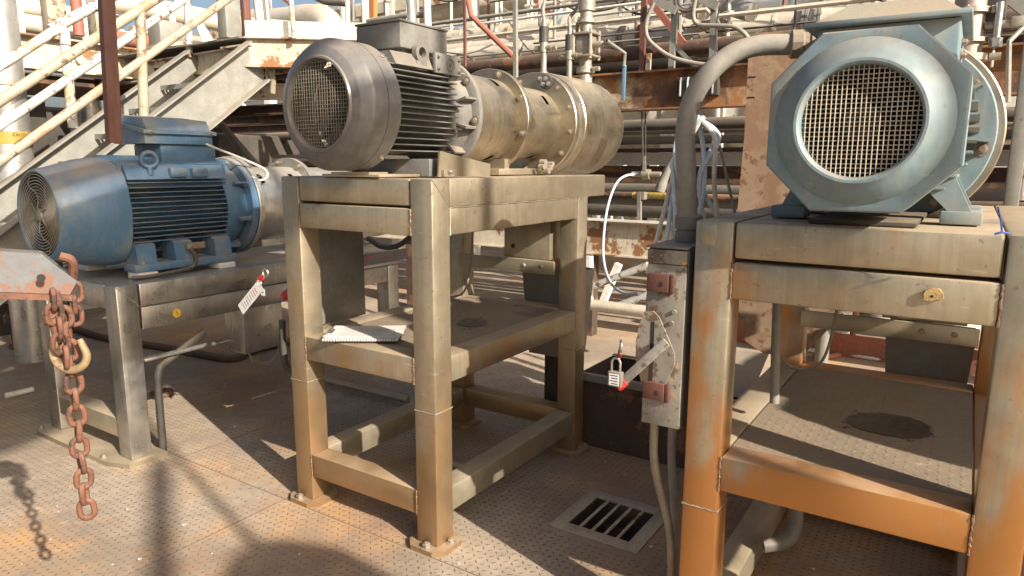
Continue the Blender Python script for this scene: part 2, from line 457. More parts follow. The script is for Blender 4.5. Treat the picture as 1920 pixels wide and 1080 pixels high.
def text(name, s, size, p, right, up, mt, parent, off=(0, 0, 0)):
    cu = bpy.data.curves.new(name, 'FONT')
    cu.body = s; cu.size = size; cu.align_x = 'CENTER'; cu.align_y = 'CENTER'; cu.resolution_u = 2
    tmp = bpy.data.objects.new(name, cu)
    COL.objects.link(tmp)
    bpy.context.view_layer.update()
    me = bpy.data.meshes.new_from_object(tmp.evaluated_get(bpy.context.evaluated_depsgraph_get()))
    bpy.data.objects.remove(tmp); bpy.data.curves.remove(cu)
    me.materials.clear(); me.materials.append(M[mt])
    o = bpy.data.objects.new(name, me)
    COL.objects.link(o); o.parent = parent
    r = Vector(right).normalized(); u = Vector(up); u = (u - r * u.dot(r)).normalized(); n = r.cross(u)
    mm = Matrix((r, u, n)).transposed().to_4x4()
    mm.translation = Vector(p) - Vector(off) + n * 0.0008
    o.matrix_local = mm
    return o


def lug_mesh(name, mt, x0, x1, y0, y1, z, pitch=0.03, skip=None, seed=1, L=0.021, Wd=0.0065, hh=0.0018, wear=0.0):
    rng = np.random.default_rng(seed)
    nx = int((x1 - x0) / pitch); ny = int((y1 - y0) / pitch)
    I, J = np.meshgrid(np.arange(nx), np.arange(ny), indexing='ij')
    X = (x0 + (I + .5) * pitch).ravel(); Y = (y0 + (J + .5) * pitch).ravel(); S = ((I + J) % 2).ravel()
    keep = np.ones(len(X), bool)
    if skip is not None: keep &= ~skip(X, Y)
    if wear > 0:
        q = np.sin(X * 3.1 + 1) * np.cos(Y * 2.7) + np.sin(X * 7.3 + Y * 5.1) * .6 + rng.normal(0, .55, len(X))
        keep &= q > -1.5 + wear
    X, Y, S = X[keep], Y[keep], S[keep]
    n = len(X)
    a = np.where(S == 0, PI / 4, -PI / 4)
    ca, sa = np.cos(a), np.sin(a)
    loc = np.array([(-L / 2, 0, 0), (0, -Wd / 2, 0), (L / 2, 0, 0), (0, Wd / 2, 0), (-L / 4, 0, hh), (L / 4, 0, hh)])
    V = np.zeros((n, 6, 3))
    V[:, :, 0] = X[:, None] + loc[:, 0] * ca[:, None] - loc[:, 1] * sa[:, None]
    V[:, :, 1] = Y[:, None] + loc[:, 0] * sa[:, None] + loc[:, 1] * ca[:, None]
    V[:, :, 2] = z + loc[:, 2] * rng.uniform(.6, 1.1, n)[:, None]
    fs = np.array([(0, 1, 4), (1, 2, 5), (1, 5, 4), (2, 3, 5), (3, 0, 4), (3, 4, 5)])
    Fc = (fs[None] + (np.arange(n) * 6)[:, None, None]).reshape(-1)
    me = bpy.data.meshes.new(name)
    me.vertices.add(n * 6); me.vertices.foreach_set('co', V.reshape(-1))
    me.loops.add(len(Fc)); me.loops.foreach_set('vertex_index', Fc)
    nf = len(Fc) // 3
    me.polygons.add(nf); me.polygons.foreach_set('loop_start', np.arange(nf) * 3)
    me.update(calc_edges=True)
    me.materials.append(M[mt])
    return me


# ================================================================== GROUND
DR = (0.407, 0.789, -0.633, -0.248)        # drain opening frame in site coordinates
din = (DR[0] + .055, DR[1] - .055, DR[2] + .055, DR[3] - .055)
fb = MB()
xs = [-260, -4, din[0], din[1], 6, 400]
ys = [-300, -4, din[2], din[3], 6, 400]
for i in range(5):
    for j in range(5):
        if i == 2 and j == 2: continue
        fb.add([(xs[i], ys[j], 0), (xs[i + 1], ys[j], 0), (xs[i + 1], ys[j + 1], 0), (xs[i], ys[j + 1], 0)], [(0, 1, 2, 3)])
deck = bpy.data.objects.new('deck_floor', fb.data('deck_floor', 'floor'))
deck.location = world((0, 0, 0)); deck.rotation_euler = (0, 0, TH)
COL.objects.link(deck)
deck['kind'] = 'structure'
inpit = lambda X, Y: (X > DR[0] - .02) & (X < DR[1] + .02) & (Y > DR[2] - .02) & (Y < DR[3] + .02)
part('tread_lug', lug_mesh('tread_lug', 'lug', -1.75, 2.4, -2.3, 3.2, 0.0003, skip=inpit, seed=3, wear=0.35, hh=.0026), None, deck, kind='stuff')
# plate joints of the deck: thin weld beads
for a, b in (((-1.9, 0.83), (0.02, 0.83)), ((-.035, -2.3), (-.035, 0.83)), ((-.035, .83), (-.035, 3.2)), ((-.035, 1.62), (1.2, 1.62))):
    part('weld_bead', MB().bar((*a, 0.0006), (*b, 0.0006), 0.0035, 0.0014), 'lug', deck)

# drain
dt = thing('floor_drain', 'square steel floor drain with four round bars between the stands', 'drain', ((DR[0] + DR[1]) / 2, (DR[2] + DR[3]) / 2, 0))
hx, hy = (DR[1] - DR[0]) / 2, (DR[3] - DR[2]) / 2
fw = .058
m_ = MB()
m_.box(-hx, hx, -hy, -hy + fw, 0.001, .008, .0015); m_.box(-hx, hx, hy - fw, hy, 0.001, .008, .0015)
m_.box(-hx, -hx + fw, -hy + fw, hy - fw, 0.001, .008, .0015); m_.box(hx - fw, hx, -hy + fw, hy - fw, 0.001, .008, .0015)
part('frame', m_, 'drain', dt)
m_ = MB(); q = hx - .0555; r_ = hy - .0555
m_.box(-q, -q + .003, -r_, r_, -.22, 0); m_.box(q - .003, q, -r_, r_, -.22, 0)
m_.box(-q + .003, q - .003, -r_, -r_ + .003, -.22, 0); m_.box(-q + .003, q - .003, r_ - .003, r_, -.22, 0); m_.box(-q + .003, q - .003, -r_ + .003, r_ - .003, -.22, -.215)
part('sump', m_, 'rustdark', dt)
for k in range(4):
    yy = -r_ + (k + 1) * 2 * r_ / 5
    part('bar', MB().cyl((-q + .003, yy, .001), (q - .003, yy, .001), .0065, n=10), 'drain', dt)


# ================================================================== STANDS
def rail(x0, x1, y0, y1, z0, z1): return MB().box(x0, x1, y0, y1, z0, z1, .007)


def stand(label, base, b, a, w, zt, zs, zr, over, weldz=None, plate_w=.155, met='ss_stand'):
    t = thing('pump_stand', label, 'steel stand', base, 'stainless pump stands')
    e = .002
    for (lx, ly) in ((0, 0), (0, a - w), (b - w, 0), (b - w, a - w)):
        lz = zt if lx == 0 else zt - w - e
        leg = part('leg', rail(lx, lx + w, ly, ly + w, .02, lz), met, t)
        cx, cy = lx + w / 2, ly + w / 2
        h = plate_w / 2 + .01
        sx = -1 if lx == 0 else 1; sy = -1 if ly == 0 else 1
        k = .035
        x0_, x1_, y0_, y1_ = cx - h, cx + h, cy - h, cy + h
        pts = [(x0_ + k, y0_), (x1_ - k, y0_), (x1_, y0_ + k), (x1_, y1_ - k), (x1_ - k, y1_), (x0_ + k, y1_), (x0_, y1_ - k), (x0_, y0_ + k)]
        part('foot_plate', MB().prism([(p[0], p[1], .001) for p in pts], (0, 0, .019)), met, leg)
        part('anchor_bolt', MB().bolt((cx + sx * (w / 2 + .018), cy + sy * 0.012, .02), (0, 0, 1), .016, .014), 'bolt', leg)
        part('anchor_bolt', MB().bolt((cx - sx * 0.012, cy + sy * (w / 2 + .016), .02), (0, 0, 1), .014, .012), 'bolt', leg)
        if weldz:
            mb = MB(); g = .0022
            for p0, p1 in (((lx - g * .3, ly - g * .3), (lx + w, ly - g * .3)), ((lx + w, ly), (lx + w, ly + w)), ((lx + w, ly + w), (lx, ly + w)), ((lx - g * .3, ly + w), (lx - g * .3, ly - g * .3))):
                n_ = 9
                mb.tube([(p0[0] + (p1[0] - p0[0]) * i / n_, p0[1] + (p1[1] - p0[1]) * i / n_, weldz + .0012 * math.sin(i * 2.3 + lx * 9)) for i in range(n_ + 1)], g, 6)
            part('weld_seam', mb, 'weld', leg)
    zl = zt - w - e
    # top frame: long side beams in two courses, cross beams, cover sheet
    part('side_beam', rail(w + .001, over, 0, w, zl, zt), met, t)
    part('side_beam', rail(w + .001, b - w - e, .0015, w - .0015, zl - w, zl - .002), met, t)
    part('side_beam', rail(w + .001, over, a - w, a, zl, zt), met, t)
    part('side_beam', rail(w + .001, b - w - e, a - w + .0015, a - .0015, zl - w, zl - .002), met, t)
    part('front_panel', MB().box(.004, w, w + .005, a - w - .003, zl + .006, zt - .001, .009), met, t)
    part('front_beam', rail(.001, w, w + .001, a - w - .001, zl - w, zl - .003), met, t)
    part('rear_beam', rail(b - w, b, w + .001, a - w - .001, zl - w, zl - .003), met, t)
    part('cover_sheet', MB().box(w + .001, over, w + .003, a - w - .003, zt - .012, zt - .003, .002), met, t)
    mb = MB()
    mb.tube([(.002, -.0006, zt - .003), (w * .5, -.0006, zt - w * .5), (w, -.0006, zl)], .0022, 6)
    mb.tube([(w, -.0006, zl), (w, -.0006, zl - w)], .0022, 6)
    mb.tube([(w + i * (b - w) / 30, -.0006, zl - .001 + .0012 * math.sin(i * 1.9)) for i in range(31)], .0016, 6)
    part('weld_seam', mb, 'weld', t)
    if zs:
        z0 = zs - w
        part('shelf_rail', rail(.001, w - .001, w + .001, a - w - .001, z0, zs), met, t)
        part('shelf_rail', rail(b - w + .001, b - .001, w + .001, a - w - .001, z0, zs), met, t)
        part('shelf_rail', rail(w + .001, b - w - .001, .001, w - .001, z0, zs), met, t)
        part('shelf_rail', rail(w + .001, b - w - .001, a - w + .001, a - .001, z0, zs), 'ss', t)
        sp = part('shelf_plate', MB().box(w + .003, b - w - .003, w + .003, a - w - .003, zs - .012, zs - .004), 'plate', t)
        part('tread_lug', lug_mesh('shelf_lug', 'plate', w + .01, b - w - .01, w + .01, a - w - .01, zs - .0037, .026, seed=9, L=.018, Wd=.006, hh=.0016), None, sp, kind='stuff')
    beads = [(w, zl - w, zl - .004), (a - w, zl - w, zl - .004)]
    if zs: beads += [(w, zs - w, zs), (a - w, zs - w, zs)]
    if zr is not None: beads += [(w, zr, zr + w), (a - w, zr, zr + w)]
    for (yy, za, zb) in beads:
        n_ = 22
        part('weld_seam', MB().tube([(.0012 + random.uniform(-.0006, .0006), yy + random.uniform(-.0012, .0012), za + (zb - za) * i / n_) for i in range(n_ + 1)], [random.uniform(.0022, .0042) for i in range(n_ + 1)], 6), 'weldrust', t)
    if zr is not None:
        z1 = zr + w
        part('lower_rail', rail(.004, w - .004, w + .001, a - w - .001, zr, z1), met, t)
        part('lower_rail', rail(b - w + .004, b - .004, w + .001, a - w - .001, zr, z1), met, t)
        part('lower_rail', rail(w + .001, b - w - .001, .004, w - .004, zr, z1), 'ss', t)
        part('lower_rail', rail(w + .001, b - w - .001, a - w + .004, a - .004, zr, z1), 'ss', t)
    return t


B0 = (0, 0, 0)
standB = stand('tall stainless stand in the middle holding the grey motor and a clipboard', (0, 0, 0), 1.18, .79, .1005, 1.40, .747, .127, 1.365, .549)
CU, CV = -1.734, -.033
CZ = 1.305
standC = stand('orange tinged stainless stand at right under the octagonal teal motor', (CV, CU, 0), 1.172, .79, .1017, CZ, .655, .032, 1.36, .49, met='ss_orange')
# ---- low stand A
A0 = (-.219, 1.729, 0)
aA, wA, bA, zA = .822, .112, 1.93, .881
tA = thing('pump_stand', 'low stainless stand at left under the blue motor with yellow sticker', 'steel stand', A0, 'stainless pump stands')
part('foot_plate', MB().prism([(-.03, -.03, .001), (wA + .05, -.03, .001), (wA + .05, aA - .02, .001), (wA, aA + .06, .001), (-.03, aA + .06, .001), (-.075, aA - .02, .001), (-.075, .1, .001)], (0, 0, .022)), 'ss', tA)
for (lx, ly) in ((0, 0), (0, aA - wA), (bA - wA, 0), (bA - wA, aA - wA)):
    part('leg', rail(lx, lx + wA * .92, ly, ly + wA, .024 if lx == 0 else .001, zA - (0 if lx == 0 else wA + .002)), 'ss_clean', tA)
for yy in (0, aA - wA):
    part('side_beam', rail(wA, bA, yy + .001, yy + wA - .001, zA - wA, zA), 'ss_clean', tA)
    part('side_beam', rail(wA, bA - wA - .002, yy + .002, yy + wA - .002, zA - 2 * wA, zA - wA - .003), 'ss_clean', tA)
part('front_beam', rail(.002, wA, wA + .001, aA - wA - .001, zA - wA * 1.05, zA), 'ss_clean', tA)
part('front_rail', rail(.006, wA - .006, wA + .001, aA - wA - .001, .115, .215), 'ss', tA)
part('cover_sheet', MB().box(wA + .002, bA, wA + .002, aA - wA - .002, zA - .01, zA - .003), 'ss_clean', tA)
mb = MB(); mb.tube([(.003, -.0005, zA - .004), (wA, -.0005, zA - wA), (wA, -.0005, zA - 2 * wA)], .0022, 6)
part('weld_seam', mb, 'weld', tA)
for p in ((-.05, aA * .2), (-.045, aA + .01), (wA + .02, aA + .02)):
    part('anchor_bolt', MB().bolt((p[0], p[1], .023), (0, 0, 1), .014, .01), 'bolt', tA)
# flat bar bracket below the side beam
br = MB()
z0 = .49
br.box(wA + .005, .60, .02, .07, z0, z0 + .012, .002); br.box(.60, .612, .02, .07, z0, zA - 2 * wA, .002)
part('bracket', br, 'ss_clean', tA)
fd = AU(693, 490, 1.728)
part('painted_band', MB(A0).box(1.12, 1.8, 1.7265, 1.7285, .79, .868), 'hoist', tA)
random.seed(11)
for k in range(13):
    xk = 1.28 + k * .033; hk = random.uniform(.012, .045) if k < 6 else random.uniform(.006, .014)
    part('faded_stroke', MB(A0).box(xk, xk + random.uniform(.006, .02), 1.7252, 1.7258, .826, .826 + hk), 'redink', tA)

# yellow sticker on A
s0 = AU(331.5, 587, 1.728)
st = thing('sticker', 'round yellow sticker with a black mark on the low stand beam', 'sticker', s0)
part('disc', MB().lathe((0, 0, 0), (0, -1, 0), [(0.0005, .0215), (.0015, .0215)], 24), 'yellow', st)
text('mark', 'S', .032, (0.001, -.002, 0), (1, 0, .35), (-.35, 0, 1), 'ink', st)

# ================================================================== MOTOR B (grey, tall stand)
YB, ZB = .395, 1.655
bB = (0.3, YB, 1.401)
tb = thing('electric_motor', 'grey finned electric motor with round mesh fan cowl and stainless pump drum', 'motor', bB)
o = bB
ax = (1, 0, 0)
O_ = (0, YB, ZB)
fan = part('fan_cowl', MB(o).lathe(O_, ax, [(-.12, .150), (-.135, .153), (-.145, .157), (-.145, .164), (-.138, .168), (-.130, .196), (-.126, .201), (-.098, .2225), (-.094, .2265), (-.085, .231), (-.026, .231), (-.0255, .2285), (-.0225, .2285), (-.022, .231), (.04, .2315), (.042, .222)], 72, False, False), 'grey', tb)
sc_ = MB(o)
rS = .151; pit = .0131
k = -int(rS / pit)
while k * pit < rS:
    d = k * pit
    hl = math.sqrt(max(rS * rS - d * d, 0))
    if hl > .01:
        sc_.tube([(-.128, YB + d, ZB - hl), (-.128 + random.uniform(-.001, .001), YB + d + random.uniform(-.0016, .0016), ZB + random.uniform(-.4, .4) * hl), (-.128, YB + d, ZB + hl)], .00135, 5, False)
        sc_.tube([(-.1262, YB - hl, ZB + d), (-.1262 + random.uniform(-.001, .001), YB + random.uniform(-.4, .4) * hl, ZB + d + random.uniform(-.0016, .0016)), (-.1262, YB + hl, ZB + d)], .00135, 5, False)
    k += 1
part('fan_screen', sc_, 'screendark', fan)
fm = MB(o); fm.cyl((-.06, YB, ZB), (.0, YB, ZB), .045, n=20)
for i in range(7):
    a = i * 2 * PI / 7
    d = Vector((0, math.cos(a), math.sin(a))); e = Vector((0, -math.sin(a), math.cos(a)))
    c = Vector((-.03, YB, ZB)) + d * .09
    fm.obox(c, d, (Vector((1, 0, 0)) + e * .5), (e - Vector((1, 0, 0)) * .5), .10, .06, .004)
part('fan', fm, 'dark', fan)
part('cowl_screw', MB(o).bolt((.02, YB - .2312 * math.cos(.9), ZB - .2312 * math.sin(.9)), (0, -math.cos(.9), -math.sin(.9)), .008, .006), 'bolt', fan)
part('cowl_screw', MB(o).bolt((.02, YB - .2312 * math.cos(.8), ZB + .2312 * math.sin(.8)), (0, -math.cos(.8), math.sin(.8)), .008, .006), 'bolt', fan)
part('housing', MB(o).lathe(O_, ax, [(.0, .17), (.5, .172)], 40), 'grey', tb)
for i in range(15):
    dz = -.155 + i * .0222
    hw = math.sqrt(.214 ** 2 - dz ** 2)
    x1 = .40 if i % 4 else .43
    pts = [(.045, YB - hw, ZB + dz - .0022), (x1, YB - hw * .985, ZB + dz - .0022), (x1, YB + hw * .985, ZB + dz - .0022), (.045, YB + hw, ZB + dz - .0022)]
    part('cooling_fin', MB(o).prism(pts, (0, 0, .0044)), 'grey', tb)
for i in range(9):
    dy = -.11 + i * .0275
    hw = math.sqrt(.212 ** 2 - dy ** 2)
    part('cooling_fin', MB(o).box(.045, .40, YB + dy - .002, YB + dy + .002, ZB + .15, ZB + hw), 'grey', tb)
# upper shoulder casting, lifting lug, terminal box
sh = MB(o)
sh.prism([(.10, YB - .155, ZB + .155), (.10, YB - .125, ZB + .205), (.10, YB + .125, ZB + .205), (.10, YB + .155, ZB + .155)], (.34, 0, 0))
part('shoulder', sh, 'greylite', tb)
lug = MB(o)
lug.lathe((.255, YB - .128, ZB + .212), (0, -1, 0), [(0, .021), (0, .037), (.022, .037), (.022, .021), (0, .021)], 24, False, False)
lug.box(.225, .285, YB - .149, YB - .129, ZB + .15, ZB + .183, .003)
part('lifting_lug', lug, 'greylite', tb)
tbx = part('terminal_box', MB(o).box(.17, .45, YB - .115, YB + .115, ZB + .225, ZB + .318, .006), 'greylite', tb)
part('box_lid', MB(o).box(.166, .454, YB - .119, YB + .119, ZB + .319, ZB + .328, .003), 'greylite', tbx)
part('neck', MB(o).box(.2, .43, YB - .09, YB + .09, ZB + .19, ZB + .225), 'greylite', tbx)
pn = part('cable_plate', MB(o).box(.31, .47, YB - .168, YB - .150, ZB + .145, ZB + .222, .004), 'greylite', tbx)
mb = MB(o); mb.torus((.40, YB - .169, ZB + .183), (0, 1, 0), .022, .003, 20, 6); mb.lathe((.40, YB - .168, ZB + .183), (0, -1, 0), [(0, .008), (.004, .008)], 10)
for xx, zz in ((.325, .205), (.455, .205), (.325, .16), (.455, .16)): mb.bolt((xx, YB - .168, ZB + zz), (0, -1, 0), .005, .004)
part('blanking_cap', mb, 'grey', pn)
# end shield and flange with ribs
part('end_shield', MB(o).lathe(O_, ax, [(.42, .165), (.44, .185), (.475, .19), (.505, .196)], 48), 'greylite', tb)
part('motor_flange', MB(o).lathe(O_, ax, [(.505, .19), (.505, .232), (.508, .236), (.528, .236), (.531, .232), (.531, .19)], 64), 'greylite', tb)
for i in range(12):
    a = i * 2 * PI / 12 + .26
    d = Vector((0, math.cos(a), math.sin(a))); e = Vector((0, -math.sin(a), math.cos(a)))
    part('rib', MB(o).obox(Vector(O_) + Vector((.468, 0, 0)) + d * .198, d, e, ax, .058, .009, .074), 'greylite', tb)
for i in range(8):
    a = i * 2 * PI / 8 + .13
    d = Vector((0, math.cos(a), math.sin(a)))
    part('flange_bolt', MB(o).bolt(Vector(O_) + Vector((.5055, 0, 0)) + d * .214, (-1, 0, 0), .013, .012), 'bolt', tb)


def holes(n, rows, spots):
    return lambda j, i: j in rows and any((i - s) % n in (0, 1) for s in spots)


def lantern(name, x0, x1, r, mt, holespots, parent, off, org, n=60):
    L = x1 - x0
    mb = MB(off).lathe(org, ax, [(x0, r), (x0 + .06, r), (x0 + .075, r), (x0 + .09, r), (x1 - .10, r), (x1 - .085, r), (x1 - .07, r), (x1, r)], n, False, False,
                       skip=lambda j, i: (j in (1, 2) and any((i - s) % n in (0, 1, 2) for s in holespots)) or (j in (4, 5) and any((i - s) % n in (0, 1, 2) for s in holespots)))
    mb.lathe(org, ax, [(x0, r - .006), (x1, r - .006)], 24, False, False) if False else None
    p = part(name, mb, mt, parent)
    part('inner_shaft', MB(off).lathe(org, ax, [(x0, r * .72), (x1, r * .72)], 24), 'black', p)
    return p


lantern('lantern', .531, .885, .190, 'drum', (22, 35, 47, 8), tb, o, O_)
part('lantern_flange', MB(o).lathe(O_, ax, [(.885, .18), (.885, .232), (.888, .235), (.914, .235), (.917, .232), (.917, .18)], 64), 'drum', tb)
for i in range(8):
    a = i * 2 * PI / 8 + .32
    d = Vector((0, math.cos(a), math.sin(a)))
    part('flange_bolt', MB(o).bolt(Vector(O_) + Vector((.8845, 0, 0)) + d * .214, (-1, 0, 0), .012, .010), 'bolt', tb)
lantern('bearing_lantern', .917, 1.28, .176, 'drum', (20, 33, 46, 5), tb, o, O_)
OD = (0, YB - .01, ZB)
dr = part('pump_drum', MB(o).lathe(OD, ax, [(1.28, .10), (1.28, .256), (1.284, .260), (1.318, .260), (1.322, .254), (1.326, .254), (1.33, .263), (1.36, .267), (1.368, .262), (1.374, .267), (1.72, .270), (1.82, .263), (1.88, .243), (1.91, .20), (1.935, .14), (1.945, .05)], 72), 'drum', tb)
for i in range(12):
    a = i * 2 * PI / 12 + .18
    d = Vector((0, math.cos(a), math.sin(a)))
    part('flange_bolt', MB(o).bolt(Vector(OD) + Vector((1.2795, 0, 0)) + d * .228, (-1, 0, 0), .011, .009), 'bolt', dr)
gl = MB(o)
gp = Vector(OD) + Vector((1.279, -.085, .205))
gl.lathe(gp, (-1, 0, 0), [(0, .036), (.01, .036), (.012, .033)], 20)
part('gland', gl, 'rubber', dr)
gl = MB(o)
for dy, dz in ((0, .018), (.016, -.008), (-.016, -.008), (.02, .012)): gl.bolt(gp + Vector((-.012, dy, dz)), (-1, 0, 0), .009, .012)
part('gland_nut', gl, 'chrome', dr)
# feet: bracket plates on the table
fp = part('support_bracket', MB(o).box(.235, .36, YB - .19, YB + .19, 1.402, ZB - .185, .004), 'grey', tb)
g = MB(o)
g.prism([(.235, YB - .235, 1.402), (.58, YB - .235, 1.402), (.58, YB - .235, 1.452), (.245, YB - .235, 1.50)], (0, .008, 0))
part('gusset', g, 'ss', tb)
g = MB(o); g.prism([(.235, YB + .235, 1.402), (.58, YB + .235, 1.402), (.58, YB + .235, 1.452), (.245, YB + .235, 1.50)], (0, -.008, 0))
part('gusset', g, 'ss', tb)
part('clip', MB(o).box(.252, .32, YB - .25, YB - .236, 1.402, 1.428, .002).bolt((.285, YB - .251, 1.42), (0, -1, 0), .008, .006), 'bolt', tb)
part('pump_foot', MB(o).box(.80, 1.22, YB - .13, YB + .13, 1.402, 1.43, .003).box(.86, .90, YB - .12, YB + .12, 1.43, 1.475), 'ss', tb)
part('tray', MB(o).box(.0, .225, YB - .15, YB + .15, 1.402, 1.412, .002).box(.0, .1, YB - .1, YB + .1, 1.412, 1.42), 'ss', tb)
mb = MB(o)
for i, (dx, dy, dz) in enumerate(((0, 0, 0), (.03, .01, .02), (.06, -.005, -.004), (.03, -.01, -.02), (.085, .0, .012))):
    mb.cyl((1.09 + dx, YB - .17 + dy, 1.44 + dz), (1.09 + dx, YB - .20 + dy, 1.44 + dz), .013 + .003 * (i % 2), n=10)
mb.cyl((1.13, YB - .18, 1.403), (1.13, YB - .18, 1.47), .008)
part('drain_cock', mb, 'valve', tb)

# ================================================================== MOTOR C (teal octagon)
YC, ZC = CU + .400, 1.545
XC = CV - .09
bC = (.3, YC, CZ + .001)
tc_ = thing('electric_motor', 'teal electric motor with octagonal fan cowl and pale mesh screen', 'motor', bC)
o = bC
OC_ = (XC, YC, ZC)
hw, ct = .199, .105


def octagon(x, s, c):
    return [(x, YC + a * s, ZC + b * s) for a, b in ((-1, -1 + c), (-1, 1 - c), (-1 + c, 1), (1 - c, 1), (1, 1 - c), (1, -1 + c), (1 - c, -1), (-1 + c, -1))]


cw = MB(o)
cc = ct / hw
ringv = [octagon(XC + .30, hw, cc), octagon(XC + .012, hw, cc), octagon(XC + .003, hw - .004, cc), octagon(XC, hw - .012, cc)]
vs = [p for r in ringv for p in r]; fs = []
for j in range(3):
    for i in range(8): fs.append((j * 8 + i, j * 8 + (i + 1) % 8, (j + 1) * 8 + (i + 1) % 8, (j + 1) * 8 + i))
# front sheet from octagon to the raised ring
n = 64
k0 = len(vs)
for i in range(n):
    a = 2 * PI * i / n
    vs.append((XC, YC + .181 * math.cos(a), ZC + .181 * math.sin(a)))
octa = ringv[3]
ang8 = [math.atan2(p[2] - ZC, p[1] - YC) for p in octa]


def nearest8(a): return min(range(8), key=lambda i: abs((ang8[i] - a + PI) % (2 * PI) - PI))


for i in range(n):
    a0_, a1_ = 2 * PI * i / n, 2 * PI * (i + 1) / n
    q0, q1 = nearest8(a0_), nearest8(a1_)
    if q0 == q1: fs.append((24 + q0, k0 + i, k0 + (i + 1) % n))
    else:
        fs.append((24 + q0, k0 + i, k0 + (i + 1) % n, 24 + q1))
cw.add(vs, fs)
cw.lathe(OC_, ax, [(0, .181), (-.005, .178), (-.030, .146), (-.033, .141), (-.036, .138), (-.039, .133), (-.039, .127), (-.034, .1225), (-.022, .1205), (.02, .1195)], 64, False, False)
cowl = part('fan_cowl', cw, 'teal', tc_, ang=30)
sc_ = MB(o); rS = .121; pit = .0101
k = -int(rS / pit)
while k * pit < rS:
    d = k * pit; hl = math.sqrt(max(rS * rS - d * d, 0))
    if hl > .012:
        sc_.tube([(XC - .016, YC + d, ZC - hl), (XC - .016 + random.uniform(-.001, .001), YC + d + random.uniform(-.0012, .0012), ZC + random.uniform(-.4, .4) * hl), (XC - .016, YC + d, ZC + hl)], .0014, 5, False)
        sc_.tube([(XC - .0135, YC - hl, ZC + d), (XC - .0135 + random.uniform(-.001, .001), YC + random.uniform(-.4, .4) * hl, ZC + d + random.uniform(-.0012, .0012)), (XC - .0135, YC + hl, ZC + d)], .0014, 5, False)
    k += 1
part('fan_screen', sc_, 'screen', cowl)
fm = MB(o); fm.cyl((XC + .03, YC, ZC), (XC + .1, YC, ZC), .04, n=18)
for i in range(8):
    a = i * PI / 4; d = Vector((0, math.cos(a), math.sin(a))); e = Vector((0, -math.sin(a), math.cos(a)))
    fm.obox(Vector(OC_) + Vector((.07, 0, 0)) + d * .09, d, ax, e, .10, .06, .004)
part('fan', fm, 'dark', cowl)
part('fan_backplate', MB(o).lathe(OC_, ax, [(.11, .2), (.115, .2)], 32), 'black', cowl)
part('housing', MB(o).lathe(OC_, ax, [(.2, .18), (.62, .182)], 40), 'teal', tc_)
for i in range(11):
    dz = -.15 + i * .03
    h_ = math.sqrt(.222 ** 2 - dz ** 2)
    part('cooling_fin', MB(o).box(XC + .305, XC + .68, YC - h_, YC + h_, ZC + dz - .0025, ZC + dz + .0025), 'teal', tc_)
# terminal box with lid, above the cowl
tx0, tx1 = XC + .13, XC + .56
zl_ = ZC + .232
tbx = part('terminal_box', MB(o).box(tx0 + .02, tx1 - .02, YC - .165, YC + .13, ZC + .15, zl_ - .001, .006), 'teal', tc_)
lid = MB(o)
ly0, ly1 = YC - .185, YC + .16
lid.box(tx0 - .005, tx1, ly0, ly1, zl_, zl_ + .012, .003)
part('box_lid', lid, 'teal', tbx)
top = MB(o)
pb = [(tx0 + .01, ly0 + .02, zl_ + .0125), (tx1 - .02, ly0 + .02, zl_ + .0125), (tx1 - .02, ly1 - .02, zl_ + .0125), (tx0 + .01, ly1 - .02, zl_ + .0125)]
pt = [(tx0 + .06, ly0 + .07, zl_ + .055), (tx1 - .06, ly0 + .07, zl_ + .055), (tx1 - .06, ly1 - .09, zl_ + .055), (tx0 + .06, ly1 - .09, zl_ + .055)]
top.add(pb + pt, [(0, 1, 5, 4), (1, 2, 6, 5), (2, 3, 7, 6), (3, 0, 4, 7), (4, 5, 6, 7), (3, 2, 1, 0)])
part('lid_dome', top, 'tealdust', tbx)
for zz in (.17, .2): part('lid_bolt', MB(o).bolt((tx0 + .2, YC - .1655, ZC + zz), (0, -1, 0), .009, .008), 'bolt', tbx)
for xx in (tx0 + .04, tx1 - .04): part('lid_bolt', MB(o).bolt((xx, ly0 + .012, zl_ + .012), (0, 0, 1), .008, .006), 'bolt', tbx)
# feet
for sgn, ya in ((-1, YC - .185), (1, YC + .185)):
    yo = YC + sgn * .205; yi = YC + sgn * .125
    for xx in (XC + .31, XC + .58):
        ft = MB(o)
        ft.box(xx, xx + .10, yo - .045, yo + .045, CZ + .001, CZ + .034, .004)
        for da, wd_ in ((.012, .022), (.066, .022)):
            ft.prism([(xx + da, yo + sgn * .02, CZ + .033), (xx + da, yo - sgn * .03, CZ + .033), (xx + da, yi - sgn * .02, ZC - .135), (xx + da, yi + sgn * .055, ZC - .115)], (wd_, 0, 0))
        ft.prism([(xx + .034, yo - sgn * .015, CZ + .033), (xx + .034, yo - sgn * .03, CZ + .033), (xx + .034, yi - sgn * .02, ZC - .135), (xx + .034, yi, ZC - .13)], (.032, 0, 0))
        part('foot', ft, 'teal', tc_)
part('base_skid', MB(o).box(CV + .06, XC + .7, YC - .12, YC + .12, CZ + .001, CZ + .012, .002), 'dark', tc_)
